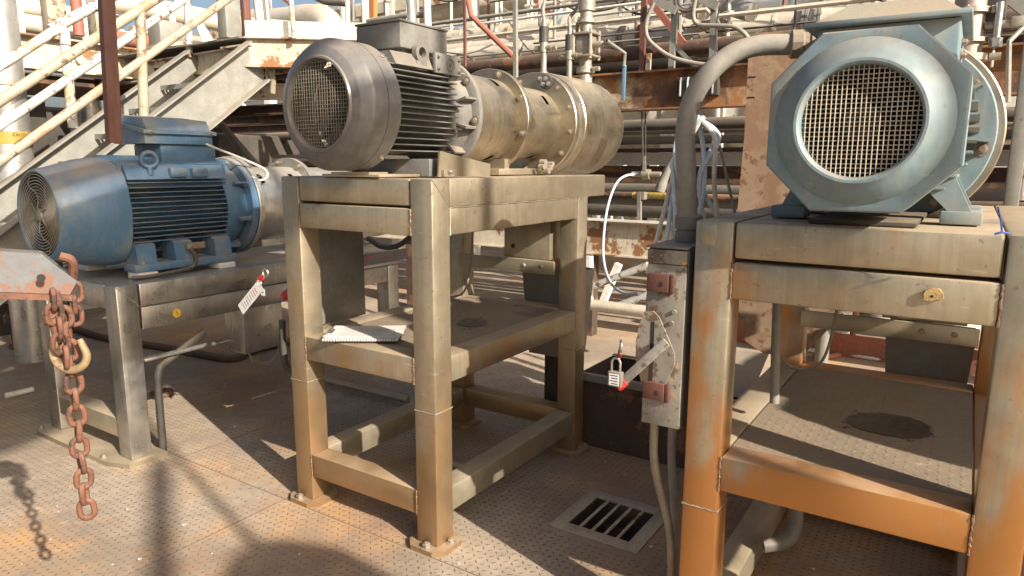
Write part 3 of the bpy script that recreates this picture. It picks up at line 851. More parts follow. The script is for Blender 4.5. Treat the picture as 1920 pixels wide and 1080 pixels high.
# flange side, stainless lantern and drum behind
fl = part('motor_flange', MB(o).lathe(OC_, ax, [(.66, .19), (.66, .262), (.665, .266), (.69, .266), (.695, .262), (.695, .19)], 64), 'teal', tc_)
for i in range(8):
    a = i * PI / 4 + .2; d = Vector((0, math.cos(a), math.sin(a)))
    part('flange_bolt', MB(o).bolt(Vector(OC_) + Vector((.6595, 0, 0)) + d * .238, (-1, 0, 0), .014, .013), 'bolt', fl)
for i in range(10):
    a = i * 2 * PI / 10 + .1; d = Vector((0, math.cos(a), math.sin(a))); e = Vector((0, -math.sin(a), math.cos(a)))
    part('rib', MB(o).obox(Vector(OC_) + Vector((.615, 0, 0)) + d * .215, d, e, ax, .07, .01, .088), 'teal', tc_)
part('stainless_ring', MB(o).lathe(OC_, ax, [(.696, .19), (.696, .282), (.70, .286), (.72, .286), (.724, .282), (.724, .2), (.95, .2)], 64), 'drum', tc_)
part('pump_drum', MB(o).lathe(OC_, ax, [(.95, .1), (.95, .28), (1.0, .285), (1.35, .285), (1.45, .26), (1.5, .18), (1.52, .05)], 56), 'drum', tc_)
# blue cable tie around the cover edge
tie = MB()
p0 = Vector(AZ(1878, 441, CZ + .004))
tie.tube(spline([p0 + Vector((-.005, .012, .002)), p0 + Vector((0, 0, .006)), p0 + Vector((.01, -.012, .003))], 5), .0025, 6)
tie.tube([p0 + Vector((0, 0, .006)), p0 + Vector((.002, .004, .03)), p0 + Vector((.006, .012, .058))], .0018, 6)
solo('cable_tie', 'blue plastic cable tie standing up at the right stand edge', 'cable tie', tie, 'bluetie')

# flat plate relief and broken lug on the C stand
zz = AV(1331, 440, CV)
pl = MB(); y_, z_ = zz[1], zz[2]
for sz, wd_, hh_ in ((0, .042, .03), (.0, .036, .056)):
    pl.box(CV - .0022 - wd_ * .02, CV - .0001, y_ - wd_ / 2, y_ + wd_ / 2, z_ - hh_ / 2, z_ + hh_ / 2, .001)
solo('embossed_plate', 'small dust covered metal plate on the right stand corner post', 'plate', pl, 'ss')
zz = AV(1750, 553, CV + .001)
pl = MB(zz); tl = thing('broken_mount', 'crusted yellow broken mounting block on the right stand cross beam', 'mount', zz)
cr = MB()
bmv = []
random.seed(5)
pts = []
for i in range(9):
    a = 2 * PI * i / 9; rr_ = .014 + random.uniform(-.004, .005)
    pts.append((0, rr_ * math.cos(a) * 1.2, rr_ * math.sin(a)))
cr.prism([(p[0] - .001, p[1], p[2]) for p in pts], (-.009, 0, 0))
part('block', cr, mat('crusted_foam', (0.45, 0.32, 0.13), (0.3, 0.2, 0.09), 60, 0, .85, .5, 200), tl)
part('screw_hole', MB().lathe((-.0101, 0.002, -.002), (-1, 0, 0), [(0, .003), (.0006, .003)], 10), 'black', tl)

# ================================================================== MOTOR A (blue)
YA, ZA = 2.14, 1.205
bA_ = (.2, YA, zA + .001)
ta = thing('electric_motor', 'blue electric motor with ringed fan grille and angled terminal box', 'motor', bA_)
o = bA_
OA_ = (0, YA, ZA)


def squash(mb, k=.90):   # flatten top and bottom slightly into a rounded square
    return mb


cwl = MB(o)
prof = [(-.325, .198), (-.335, .203), (-.337, .209), (-.33, .216), (-.28, .226), (-.22, .243), (-.15, .262), (-.08, .272), (-.035, .274), (-.03, .268)]
nn = 72
vs = []; fs = []
for (x, r) in prof:
    t_ = min(1, max(0, (x + .33) / .25))
    for i in range(nn):
        a = 2 * PI * i / nn
        bul = 1 + t_ * .075 * (max(0, math.cos(2 * (a - PI / 4))) ** 4 * 0 + max(0, abs(math.sin(2 * a))) ** 3)
        vs.append((x, YA + r * bul * math.cos(a), ZA + r * bul * math.sin(a)))
for j in range(len(prof) - 1):
    for i in range(nn): fs.append((j * nn + i, j * nn + (i + 1) % nn, (j + 1) * nn + (i + 1) % nn, (j + 1) * nn + i))
cwl.add(vs, fs)
cowl = part('fan_cowl', cwl, 'blue', ta)
gr = MB(o)
for i in range(12):
    gr.torus((-.332 + .0006 * i, YA, ZA), ax, .192 - i * .0145, .0027, 40, 6)
for i in range(6):
    a = i * PI / 3 + .35
    p = [(-.331 + .003 * j / 6, YA + (.03 + .163 * j / 6) * math.cos(a + .35 * math.sin(j)), ZA + (.03 + .163 * j / 6) * math.sin(a + .35 * math.sin(j))) for j in range(7)]
    gr.tube(p, .003, 6)
part('fan_grille', gr, 'screendark', cowl)
part('grille_hub', MB(o).lathe((-.338, YA, ZA), ax, [(0, .022), (.004, .028), (.012, .03)], 24), 'greylite', cowl)
part('fan_backplate', MB(o).lathe(OA_, ax, [(-.20, .2), (-.195, .2)], 32), 'black', cowl)
fm = MB(o)
for i in range(7):
    a = i * 2 * PI / 7; d = Vector((0, math.cos(a), math.sin(a))); e = Vector((0, -math.sin(a), math.cos(a)))
    fm.obox(Vector((-.25, YA, ZA)) + d * .11, d, ax + e * 0 if isinstance(ax, Vector) else Vector(ax), e, .13, .05, .005)
part('fan', fm, 'dark', cowl)
part('housing', MB(o).lathe(OA_, ax, [(-.06, .2), (.56, .2)], 40), 'blue', ta)
for i in range(13):
    dz = -.145 + i * .0245
    h_ = .268 - abs(dz) * .12
    part('cooling_fin', MB(o).prism([(-.03, YA - h_, ZA + dz - .002), (.52, YA - h_ + .015, ZA + dz - .002), (.52, YA + h_ - .015, ZA + dz - .002), (-.03, YA + h_, ZA + dz - .002)], (0, 0, .0042)), 'blue', ta)
for i in range(13):
    dy = -.20 + i * .0333
    zt_ = ZA + .285 - abs(dy) * .22
    part('cooling_fin', MB(o).box(-.05, .54, YA + dy - .0025, YA + dy + .0025, ZA + .12, zt_), 'blue', ta)
mb = MB(o); mb.prism([(-.03, YA - .25, ZA + .165), (-.03, YA - .215, ZA + .235), (-.03, YA + .215, ZA + .235), (-.03, YA + .25, ZA + .165)], (.54, 0, 0))
part('shoulder', mb, 'blue', ta)
for xx in (.19, .31):
    part('cast_pad', MB(o).box(xx, xx + .09, YA - .262, YA - .222, ZA + .172, ZA + .222, .01), 'blue', ta)
eb = MB(o); ep = Vector((.095, YA - .235, ZA + .262)); eb.torus(ep, (0.35, 1, 0), .036, .0105, 28, 10); eb.cyl(ep + Vector((0, 0, -.036)), ep + Vector((0, 0, -.075)), .014)
part('eye_bolt', eb, 'blue', ta)
# terminal box
tx = part('terminal_box', MB(o).prism([(.13, YA - .15, ZA + .345), (.13, YA - .15, ZA + .40), (.13, YA + .15, ZA + .455), (.13, YA + .15, ZA + .345)], (.38, 0, 0)), 'blue', ta)
ld = MB(o)
yb0, yb1 = YA - .17, YA + .17
ld.prism([(.115, yb0, ZA + .395), (.115, yb0, ZA + .412), (.115, yb1, ZA + .472), (.115, yb1, ZA + .455)], (.41, 0, 0))
ld.prism([(.14, yb0 + .015, ZA + .4155), (.14, yb0 + .05, ZA + .472), (.14, yb1 - .05, ZA + .498), (.14, yb1 - .02, ZA + .472)], (.36, 0, 0))
part('box_lid', ld, 'blue', tx)
mb = MB(o)
for xx in (.15, .49): mb.bolt((xx, yb0 - .0005, ZA + .403), (0, -1, 0), .009, .007)
part('lid_bolt', mb, 'bolt', tx)
part('box_neck', MB(o).box(.22, .54, YA - .13, YA + .13, ZA + .22, ZA + .346, .01), 'blue', tx)
# end shield, flange, bolts
part('end_shield', MB(o).lathe(OA_, ax, [(.52, .235), (.56, .245), (.60, .238), (.66, .22)], 48), 'blue', ta)
fl = part('motor_flange', MB(o).lathe(OA_, ax, [(.655, .2), (.655, .276), (.66, .281), (.69, .281), (.695, .276), (.695, .2)], 64), 'blue', ta)
for i in range(8):
    a = i * PI / 4 + .25; d = Vector((0, math.cos(a), math.sin(a)))
    part('flange_bolt', MB(o).bolt(Vector(OA_) + Vector((.6545, 0, 0)) + d * .255, (-1, 0, 0), .014, .013), 'bolt', fl)
    e = Vector((0, -math.sin(a), math.cos(a)))
    part('rib', MB(o).obox(Vector(OA_) + Vector((.615, 0, 0)) + d * .235, d, e, ax, .075, .012, .078), 'blue', ta)
part('adapter_ring', MB(o).lathe(OA_, ax, [(.6955, .2), (.6955, .284), (.70, .288), (.725, .288), (.73, .284), (.73, .2)], 64), 'ss_clean', ta)
lantern('lantern', .73, 1.12, .225, 'ss_clean', (20, 33, 44, 6), ta, o, OA_)
lf = part('lantern_flange', MB(o).lathe(OA_, ax, [(1.12, .2), (1.12, .282), (1.15, .282), (1.15, .2)], 56), 'ss_clean', ta)
for i in range(8):
    a = i * PI / 4 + .5; d = Vector((0, math.cos(a), math.sin(a)))
    part('flange_bolt', MB(o).bolt(Vector(OA_) + Vector((1.1195, 0, 0)) + d * .26, (-1, 0, 0), .013, .012), 'bolt', lf)
part('pump_drum', MB(o).lathe(OA_, ax, [(1.15, .22), (1.55, .222), (1.56, .28), (1.9, .285), (2.0, .24), (2.03, .1)], 56), 'ss_clean', ta)
# feet casting
for sg in (-1, 1):
    ft = MB(o); y0_, y1_ = YA + sg * .17, YA + sg * .285
    ft.box(-.05, .52, min(y0_, y1_), max(y0_, y1_), zA + .032, zA + .072, .008)
    for xx in (-.03, .17, .40):
        ft.prism([(xx, YA + sg * .275, zA + .073), (xx, YA + sg * .265, ZA - .16), (xx, YA + sg * .15, ZA - .12), (xx, YA + sg * .15, zA + .073)], (.10, 0, 0))
    part('foot', ft, 'blue', ta)
    mb = MB(o)
    for xx in (.0, .47): mb.bolt((xx + .0, YA + sg * .27, zA + .072), (0, 0, 1), .011, .008)
    part('foot_bolt', mb, 'bolt', ta)
    for xx in (-.045, .40):
        part('white_pad', MB(o).box(xx, xx + .1, YA + sg * .2, YA + sg * .3, zA - .002 + .003, zA + .031, .002), 'padwhite', ta)
jb = MB(o); jb.box(.225, .325, YA - .30, YA - .28, zA + .125, zA + .158, .004)
for xx in (.262, .296): jb.lathe((xx, YA - .3005, zA + .141), (0, -1, 0), [(0, .011), (.006, .011)], 12)
part('cable_clamp', jb, 'conduitend', ta)
cb = MB(); cb.tube(spline([(.235, YA - .30, zA + .13), (.25, YA - .325, zA + .08), (.225, YA - .33, zA + .035), (.12, YA - .335, zA + .022), (.0, YA - .33, zA + .016), (-.08, YA - .30, zA + .013)], 8), .0105, 10)
solo('motor_cable', 'black cable looping under the blue motor foot', 'cable', cb, 'rubber')
gc = MB(); gc.tube(spline([AU(386, 270, 1.96), AU(410, 280, 1.93), AU(460, 300, 1.92), AU(497, 318, 1.905), AU(500, 333, 1.90), AU(485, 338, 1.905), AU(472, 331, 1.91)], 8), .0065, 8)
solo('instrument_cable', 'thin pale cable arching from the blue motor box to the lantern', 'cable', gc, 'cablelight')
sp_ = MB(); p0 = Vector((-.18, YA - .02, ZA + .30)); sp_.tube([p0 + Vector((.06, .03, .0)), p0 + Vector((0, 0, .018)), p0 + Vector((-.05, -.02, .002))], .004, 6)

# ================================================================== SWITCH BOXES
def switch_box(label, base, flip=False):
    t = thing('switch_box', label, 'switch box', base, 'disconnect switches on the stands')
    d_, w_, h_ = .27, .118, .52
    t_ = .004
    body = MB().box(.0, d_, 0, w_, 0, h_, .004)
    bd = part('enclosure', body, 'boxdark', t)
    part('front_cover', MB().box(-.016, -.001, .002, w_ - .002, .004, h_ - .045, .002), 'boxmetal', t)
    part('top_strip', MB().box(-.017, -.001, .002, w_ - .002, h_ - .043, h_ - .004, .002), 'boxmetal', t)
    for yy, zz in ((.02, h_ - .022), (.045, h_ - .024), (.075, h_ - .02), (.1, h_ - .025)): part('rivet', MB().lathe((-.017, yy, zz), (-1, 0, 0), [(0, .0032), (.002, .0028)], 8), 'bolt', t)
    for yy, zz in ((.03, .345), (.036, .312), (.075, .302), (.032, .225), (.086, .12), (.07, .121)): part('stud', MB().lathe((-.016, yy, zz), (-1, 0, 0), [(0, .0065), (.007, .006)], 10), 'bolt', t)
    for zz in (.40, .085):
        hb = part('hinge_block', MB().box(-.036, -.0165, .045, .108, zz, zz + .05, .002).box(-.03, -.0165, .032, .044, zz - .004, zz + .05, .002), 'hinge', t)
        part('slot', MB().box(-.0372, -.0363, .06, .069, zz + .016, zz + .028), 'black', hb)
    # handle quadrant, slot and lever
    poly = [(.118, .335), (.132, .29), (.140, .24), (.138, .19), (.118, .125), (.05, .125), (.022, .19), (.022, .225), (.072, .325), (.09, .34)]
    part('handle_plate', MB().prism([(-.0165, y, z) for y, z in poly], (-.005, 0, 0)), 'boxmetal', t)
    part('guide_slot', MB().box(-.0222, -.0217, .0845, .096, .135, .31), 'black', t)
    lv = MB(); a = Vector((-.038, .040, .262)); b = Vector((-.062, .155, .135))
    lv.bar(a, b, .028, .010, (-1, 0, .3), .003); lv.cyl((-.0217, .06, .24), (-.038, .06, .24), .009)
    lever = part('lever', lv, 'boxmetal', t)
    part('red_tip', MB().bar(b + (a - b) * .02, b + (b - a) * .16, .032, .018, (-1, 0, .3), .003), 'redplastic', lever)
    part('top_lid', MB().box(-.02, d_, -.002, w_ + .002, h_ + .0005, h_ + .006, .002), 'boxdark', t)
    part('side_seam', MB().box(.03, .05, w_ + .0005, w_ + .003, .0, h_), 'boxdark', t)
    return t


bxC = (-.015, -.925, .702)
switch_box('scraped grey disconnect switch box with oxide hinges on the right stand leg', bxC)
bxB = (.19, .80, .745)
switch_box('dark disconnect switch box behind the middle stand left leg', bxB)

# red hasp, padlock on C box lever
def hasp(label, p, tilt, cat='lockout hasp', rz=0.0):
    t = thing('lockout_hasp', label, cat, p, 'red lockout hasps', rz)
    mb = MB(); mb.bar((0, .0, .012), (0, tilt * .045, -.018), .026, .008, (-1, 0, 0), .003)
    body = part('body', mb, 'redplastic', t)
    mb = MB(); mb.torus((0, -tilt * .012, .026), (1, 0, 0), .017, .0035, 18, 6)
    part('jaw', mb, 'chrome', t)
    mb = MB()
    for q in range(3): mb.lathe((-.0045, tilt * (.005 + .014 * q), .006 - .011 * q), (-1, 0, 0), [(0, .004), (.0006, .004)], 10)
    part('lock_hole', mb, 'black', t)
    return t


ph = Vector(AV(1163, 664, -.09))
hasp('red lockout hasp clipped to the right switch lever', ph, 1, rz=R(-62))
pk = thing('padlock', 'small dark padlock with printed label hanging from the right switch lever', 'padlock', ph + Vector((0, .012, -.075)))
mb = MB(); mb.box(-.011, .011, -.021, .021, -.022, .022, .003)
bd = part('body', mb, 'boxdark', pk)
mb = MB(); mb.box(-.0125, -.0113, -.015, .015, -.017, .017)
part('label', mb, 'paper', bd)
for k in range(4): part('print_line', MB().box(-.0130, -.0126, -.012, .012 - .004 * (k % 2), .011 - k * .008, .0135 - k * .008), 'ink', bd)
mb = MB(); mb.tube([(0, -.013, .022), (0, -.013, .05), (0, -.007, .06), (0, .007, .06), (0, .013, .05), (0, .013, .022)], .0035, 8)
part('shackle', mb, 'chrome', pk)
# left lockout: hasp and white tag
pl_ = Vector(AV(495, 522, .05))
hasp('red lockout hasp with white tag left of the middle stand', pl_, 1)
tg = thing('lockout_tag', 'white lockout tag with printed lines hanging left of the middle stand', 'tag', Vector(AV(488, 535, .045)))
T0 = Vector((0, 0, 0)); T1 = Vector(AV(452, 580, .045)) - Vector(AV(488, 535, .045))
dv = T1.normalized(); sv = Vector((0, dv.z, -dv.y)).normalized()
tag_ = MB().obox(T1 * .5, dv, sv, (1, 0, 0), T1.length * 1.05, .052, .0012)
tgc = part('card', tag_, 'paper', tg)
for k in range(8):
    c = T1 * (.22 + k * .09); ln = .036 if k % 3 else .028
    part('print_line', MB().obox(c + Vector((-.0010, 0, 0)), sv, dv, (1, 0, 0), ln, .0022 if k > 1 else .004, .0006), 'ink' if k > 1 else 'redink', tgc)
mb = MB(); mb.torus((0, .003, .008), (1, 0, 0), .012, .0018, 16, 6); part('ring', mb, 'chrome', tg)
t2 = thing('lockout_tag', 'tiny white label tag behind the larger lockout tag', 'tag', Vector(AV(493, 548, .055)))
part('card', MB().obox((0, 0, 0), (0, 1, 0), (0, 0, 1), (1, 0, 0), .026, .03, .001), 'paper', t2)
part('print_line', MB().box(-.0012, -.0006, -.008, .008, -.002, .0005), 'ink', t2)

# ================================================================== CONDUIT from box to motor C
cp = [(.12, -.872, 1.235), (.11, -.868, 1.34), AV(1287, 330, .10), AV(1285, 250, .10), AV(1297, 190, .11), AV(1327, 140, .13), AV(1370, 103, .16), AV(1420, 86, .19), AV(1490, 83, .22)]
sp = spline(cp, 14)
cd = thing('flexible_conduit', 'thick grey flexible conduit arching from switch box to teal motor', 'conduit', cp[0])
# fine ribs
dense = []
for i in range(len(sp) - 1):
    for k in range(2): dense.append(sp[i].lerp(sp[i + 1], k / 2))
dense.append(sp[-1])
part('hose', MB(cp[0]).tube(dense, [.0275 + (.0011 if i % 2 else 0) for i in range(len(dense))], 20), 'conduit', cd, ang=60)
e1 = (sp[-1] - sp[-2]).normalized()
cn = MB(cp[0]); cn.lathe(sp[-1] - e1 * .012, e1, [(0, .034), (.004, .038), (.03, .038), (.034, .034), (.036, .031), (.05, .031), (.052, .036), (.066, .036), (.07, .028), (.1, .028)], 12)
part('gland', cn, 'conduitend', cd, ang=25)
cn = MB(cp[0]); cn.lathe(Vector(cp[0]) - Vector((0, 0, .006)), (0, 0, 1), [(0, .038), (.03, .038), (.032, .034), (.036, .034), (.038, .04), (.075, .04), (.08, .033)], 16)
part('gland', cn, 'boxdark', cd, ang=25)

# ================================================================== HANGING CABLES
top_c = Vector(AV(1305, 228, .55))
ends = [AV(1283, 445, .5), AV(1268, 440, .5), AV(1295, 440, .52), AV(1345, 415, .6), AV(1322, 430, .58), AV(1308, 425, .56), AV(1228, 462, .5), AV(1250, 450, .5), AV(1352, 418, .6), AV(1262, 460, .5)]
lefts = {0: (1272, 300), 1: (1263, 300), 2: (1270, 260), 6: (1262, 330), 7: (1266, 320), 9: (1266, 345)}
for i, e in enumerate(ends):
    mid = lefts.get(i, (1316 + (i % 5) * 8, 258))
    pts = [top_c + Vector((.05, .0, -.02)), top_c + Vector((.0, .004 * i - .02, .008)), Vector(AV(mid[0], mid[1], .53 + .008 * i)), Vector(AV((mid[0] * 1.2 + e[1] * 0 + 1300 * .0) / 1.2, 330, .52 + .006 * i)), Vector(e)]
    if i not in lefts: pts[3] = Vector(AV(1312 + (i % 4) * 9, 335, .53 + .006 * i))
    solo('hanging_cable', 'slack grey blue cable in the bundle hung beside the thick conduit', 'cable', MB().tube(spline(pts, 7), .0082, 8), 'cable' if i % 3 else 'cablelight', 'cable bundle by the conduit')
solo('hanging_cable', 'single dark cable curving down right of the cable bundle', 'cable', MB().tube(spline([AV(1300, 226, .55), AV(1325, 233, .56), AV(1348, 270, .58), AV(1362, 330, .6), AV(1378, 400, .64)], 7), .005, 8), 'conduit')

# ================================================================== CLIPBOARD
cb_ = [Vector(AZ(600, 640, .752)), Vector(AZ(620, 622, .752)), Vector(AZ(748, 624, .752)), Vector(AZ(752, 643, .752))]
cen = (cb_[0] + cb_[2]) / 2
bx = Vector((.20, .52, .748))
tcl = thing('clipboard', 'clipboard with loose sheets and a spiral notebook on the middle shelf', 'clipboard', bx)
cl = Vector((.62, -.78, 0)).normalized()      # long axis
A_ = Vector(AZ(601, 641, .75)); B_ = Vector(AZ(752, 641, .75)); cl = (B_ - A_).normalized(); cw_ = Vector((-cl.y, cl.x, 0))
if cw_.x < 0: cw_ = -cw_
mid = A_ + (B_ - A_) * .5 + cw_ * .085 - bx
Lc = (B_ - A_).length
part('board', MB().obox(mid + Vector((0, 0, .004)), cl, cw_, (0, 0, 1), Lc * .96, .20, .004, .0015), 'hinge', tcl)
part('notebook', MB().obox(mid + Vector((0, 0, .011)) - cw_ * .006, cl, cw_, (0, 0, 1), Lc * .93, .19, .009, .001), 'paper', tcl)
for k, (an, dx, dy) in enumerate(((.05, .02, .03), (-.04, -.015, .02))):
    c1 = (cl * math.cos(an) + cw_ * math.sin(an)); c2 = Vector((-c1.y, c1.x, 0))
    part('sheet', MB().obox(mid + Vector((0, 0, .0166 + k * .0016)) + cl * dx + cw_ * dy, c1, c2, (0, 0, 1), Lc * .86, .19, .0008), 'paper', tcl)
for k in range(7):
    part('handwriting_line', MB().obox(mid + cw_ * (-.06 + k * .022) + cl * random.uniform(-.02, .02) + Vector((0, 0, .0192)), cl, cw_, (0, 0, 1), Lc * random.uniform(.4, .72), .0025, .0003), 'boxmetal', tcl)
rg = MB()
for k in range(26): rg.torus(mid - cw_ * .100 + cl * (-.43 * Lc + k * Lc * .86 / 25) + Vector((0, 0, .011)), cl, .0075, .0012, 10, 5)
part('spiral', rg, 'boxdark', tcl)
mb = MB(); mb.obox(mid - cl * (Lc * .44) + Vector((0, 0, .021)), cl, cw_, (0, 0, 1), .028, .075, .005, .002); mb.cyl(mid - cl * (Lc * .445) - cw_ * .05 + Vector((0, 0, .024)), mid - cl * (Lc * .445) + cw_ * .05 + Vector((0, 0, .024)), .006)
part('clip', mb, 'chrome', tcl)

# ================================================================== CHAIN AND HOIST BEAM
cx = Vector(_site(Vector((-.972, 1.47, 0))))
hp = [AU(0, 505, 0)] if False else None


def wsite(px, py, y):
    r = ray(px, py); t = y / r.y
    return Vector(_site(Vector((r.x * t, y, H + r.z * t))))


a0 = wsite(-160, 497, 1.36); a1 = wsite(133, 513, 1.50)
hb = MB(); d = (a1 - a0).normalized()
sd_ = d.cross(Vector((0, 0, 1))).normalized(); up_ = sd_.cross(d)
hh_ = .042
hbt = thing('jib_arm', 'grey painted steel jib arm reaching in from the left edge', 'jib arm', a1)
poly = [a0 - up_ * hh_, a1 - up_ * hh_ - d * .0, a1 - up_ * .012 + d * .012, a1 + up_ * .012 - d * .02, a1 + up_ * hh_ - d * .055, a0 + up_ * hh_]
part('arm', MB(a1).prism([p - sd_ * .03 for p in poly], sd_ * .06), 'hoist', hbt)
hole = wsite(77, 521, 1.425)
part('pin_hole', MB(a1).lathe(hole, -sd_ if (-sd_).dot(world((0, 0, 0)) - world((0, 0, 0))) > 0 else sd_, [(0, .008), (.004, .008)], 14), 'black', hbt)
part('lower_flange', MB(a1).bar(a0 - up_ * (hh_ + .007), a1 - up_ * (hh_ + .007) + d * .004, .075, .012, up_), 'chain', hbt)
ch = thing('lifting_chain', 'rusty heavy link chain hanging from the jib arm', 'chain', wsite(163, 978, 1.47))
ob = ch
obase = wsite(163, 978, 1.47)


def link(c, dirn, face, L, Wd, r):
    dirn = dirn.normalized(); face = (face - dirn * face.dot(dirn)).normalized(); side = dirn.cross(face)
    pts = []
    for i in range(28):
        a = 2 * PI * i / 28
        s_ = math.sin(a); c_ = math.cos(a)
        pts.append(c + side * (Wd / 2 - r) * c_ + dirn * ((L / 2 - Wd / 2) * (1 if s_ > 0 else -1) * (min(1, abs(s_) * 3)) + (Wd / 2 - r) * s_))
    pts.append(pts[0].copy()); 
    mb = MB(obase); mb.tube(pts, r, 9, False)
    return mb


pxs = [(110, 560), (118, 590), (126, 622), (130, 655), (134, 690), (139, 722), (141, 762), (147, 793), (148, 830), (152, 862), (157, 890), (158, 925), (163, 955)]
Pl = [wsite(x, y, 1.47) for x, y in pxs]
# resample at equal pitch
cum = [0]
for i in range(1, len(Pl)): cum.append(cum[-1] + (Pl[i] - Pl[i - 1]).length)
pitch = .0375
nl = int(cum[-1] / pitch) + 1
view = Vector((math.sin(TH) * 1, math.cos(TH), 0)); 
fx = Vector((sT * 0 + cT * 0 + 0, 0, 0))
toc = (Vector(_site(Vector((0, 0, H)))) - Pl[5]); toc.z = 0; toc.normalize()
sidec = Vector((-toc.y, toc.x, 0))
for i in range(nl):
    s_ = cum[-1] - i * pitch
    j = max(k for k in range(len(cum)) if cum[k] <= s_ + 1e-9); j = min(j, len(Pl) - 2)
    f_ = (s_ - cum[j]) / max(cum[j + 1] - cum[j], 1e-6)
    c = Pl[j].lerp(Pl[j + 1], f_); dn = (Pl[j + 1] - Pl[j])
    fc = (toc if i % 2 == 0 else sidec) + Vector((random.uniform(-.25, .25), random.uniform(-.25, .25), 0))
    part('link', link(c, dn, fc, .0545, .042, .0064), 'chain', ch)
# extra doubled fall near the arm
for i in range(5):
    c = wsite(100 + i * 6 - 4 * (i % 2), 562 + i * 27, 1.44); part('link', link(c, Vector((0, .1, -1)), (toc if i % 2 else sidec) + Vector((.3, 0, 0)), .054, .04, .0054), 'chain', ch)
for i in range(3):
    c = wsite(140, 548 + i * 22, 1.5); part('link', link(c, Vector((0, .05, -1)), (sidec if i % 2 else toc), .052, .038, .0052), 'chain', ch)
mb = MB(obase); mb.tube(spline([wsite(112, 480, 1.46), wsite(133, 487, 1.47), wsite(138, 505, 1.48), wsite(133, 540, 1.49)], 6), .009, 8)
part('shackle', mb, 'chain', ch)
hk = thing('lifting_hook', 'worn pale steel hook hanging among the rusty chain links', 'hook', wsite(130, 650, 1.45))
mb = MB(); 
hp_ = [wsite(112, 610, 1.45), wsite(103, 640, 1.45), wsite(100, 665, 1.45), wsite(112, 685, 1.45), wsite(133, 694, 1.45), wsite(155, 686, 1.45), wsite(163, 668, 1.45), wsite(155, 648, 1.45), wsite(149, 636, 1.45)]
hq = spline([p - wsite(130, 650, 1.45) for p in hp_], 5)
mb.tube(hq, [.006 + .003 * math.sin(PI * i / len(hq)) for i in range(len(hq))], 10)
part('hook_body', mb, mat('worn_hook_paint', (0.36, 0.27, 0.13), (0.2, 0.14, 0.08), 12, .1, .6, .2, 90, .3, spots=((0.12, .06, .035), 14, .6)), hk)
mb = MB(wsite(130, 650, 1.45)); mb.lathe(wsite(93, 587, 1.44), sd_ * -1, [(0, .013), (.012, .013), (.014, .01)], 14); mb.cyl(wsite(100, 597, 1.45), wsite(113, 635, 1.45), .012); mb.tube([wsite(75, 610, 1.45), wsite(120, 606, 1.43)], .002, 6)
part('swivel_pin', mb, 'chain', hk)

# red-brown hanging post
p0 = wsite(196, -60, 1.9); p1 = wsite(214, 268, 1.9)
solo('hanging_post', 'red brown square tube hanging from above in front of the stairs', 'post', MB().bar(p0, p1, .033, .033, toc + Vector((.3, .3, 0)), .003), 'redpost')
#END_PART1

# ================================================================== STAIRS
UN, UF = 2.9, 3.68
zs_ = lambda v: 1.742 + (v - .674) * .735        # top edge of the near stringer
stt = thing('steel_stairs', 'galvanised steel stairs with peeling white handrails behind the blue motor', 'stairs', (-1.3, UN, 0))
SO = (-1.3, UN, 0)


def stringer(u, sg, v0, v1, drop):
    mb = MB(SO); t_ = .008; hv = .35
    def P(v, z): return (v, u, z)
    top0, top1 = (v0, zs_(v0) + drop), (v1, zs_(v1) + drop)
    mb.prism([(v0, u, top0[1] - hv), (v1 + .14, u, zs_(v1 + .14) + drop - hv), (v1 + .14, u, top1[1] - .01), (v1, u, top1[1]), (v0, u, top0[1])], (0, t_ * sg, 0))
    d = Vector((v1 - v0, 0, top1[1] - top0[1])).normalized(); nrm = Vector((-d.z, 0, d.x))
    for zz, ln in ((0, 0), (-hv, .0)):
        a = Vector((v0, u - sg * .034, top0[1] + zz)); b = Vector((v1 + (.0 if zz == 0 else .14), u - sg * .034, zs_(v1 + (.0 if zz == 0 else .14)) + drop + zz))
        mb.bar(a, b, .075, .012, nrm)
    return mb


part('stringer', stringer(UN, 1, -1.3, 1.44, 0), 'galv', stt)
part('stringer', stringer(UF, 1, -1.3, 1.46, -.01), 'galv', stt)
part('end_plate', MB(SO).box(1.585, 1.66, UN - .02, UN - .012, 2.04, 2.27).box(1.441, 1.66, UN - .02, UN + .3, 2.286, 2.298), 'creambeam', stt)
for i in range(12):
    z = .13 + i * .19
    v = .674 + (z - 1.742) / .735 + .17
    if v > 1.35: break
    tr = MB(SO)
    tr.box(v, v + .012, UN + .01, UF - .002, z - .035, z); tr.box(v + .22, v + .226, UN + .01, UF - .002, z - .03, z)
    for k in range(6): tr.box(v + .035 + k * .031, v + .040 + k * .031, UN + .01, UF - .002, z - .028, z - .002)
    for k in range(9): tr.box(v + .0125, v + .2195, UN + .05 + k * .078, UN + .054 + k * .078, z - .012, z - .001)
    tr.prism([(v + .012, UN + .009, z - .036), (v + .22, UN + .009, z - .031), (v + .2, UN + .009, z - .09)], (0, .006, 0))
    part('tread', tr, 'galv', stt)


def hand(pa, pb, u, r, name, mt, stub=None):
    a, b = AU(*pa, u), AU(*pb, u)
    a, b = Vector(a), Vector(b)
    if stub is not None: b = a + (b - a) * stub
    return part(name, MB(SO).tube([a, a.lerp(b, .5), b], r, 12), mt, stt)


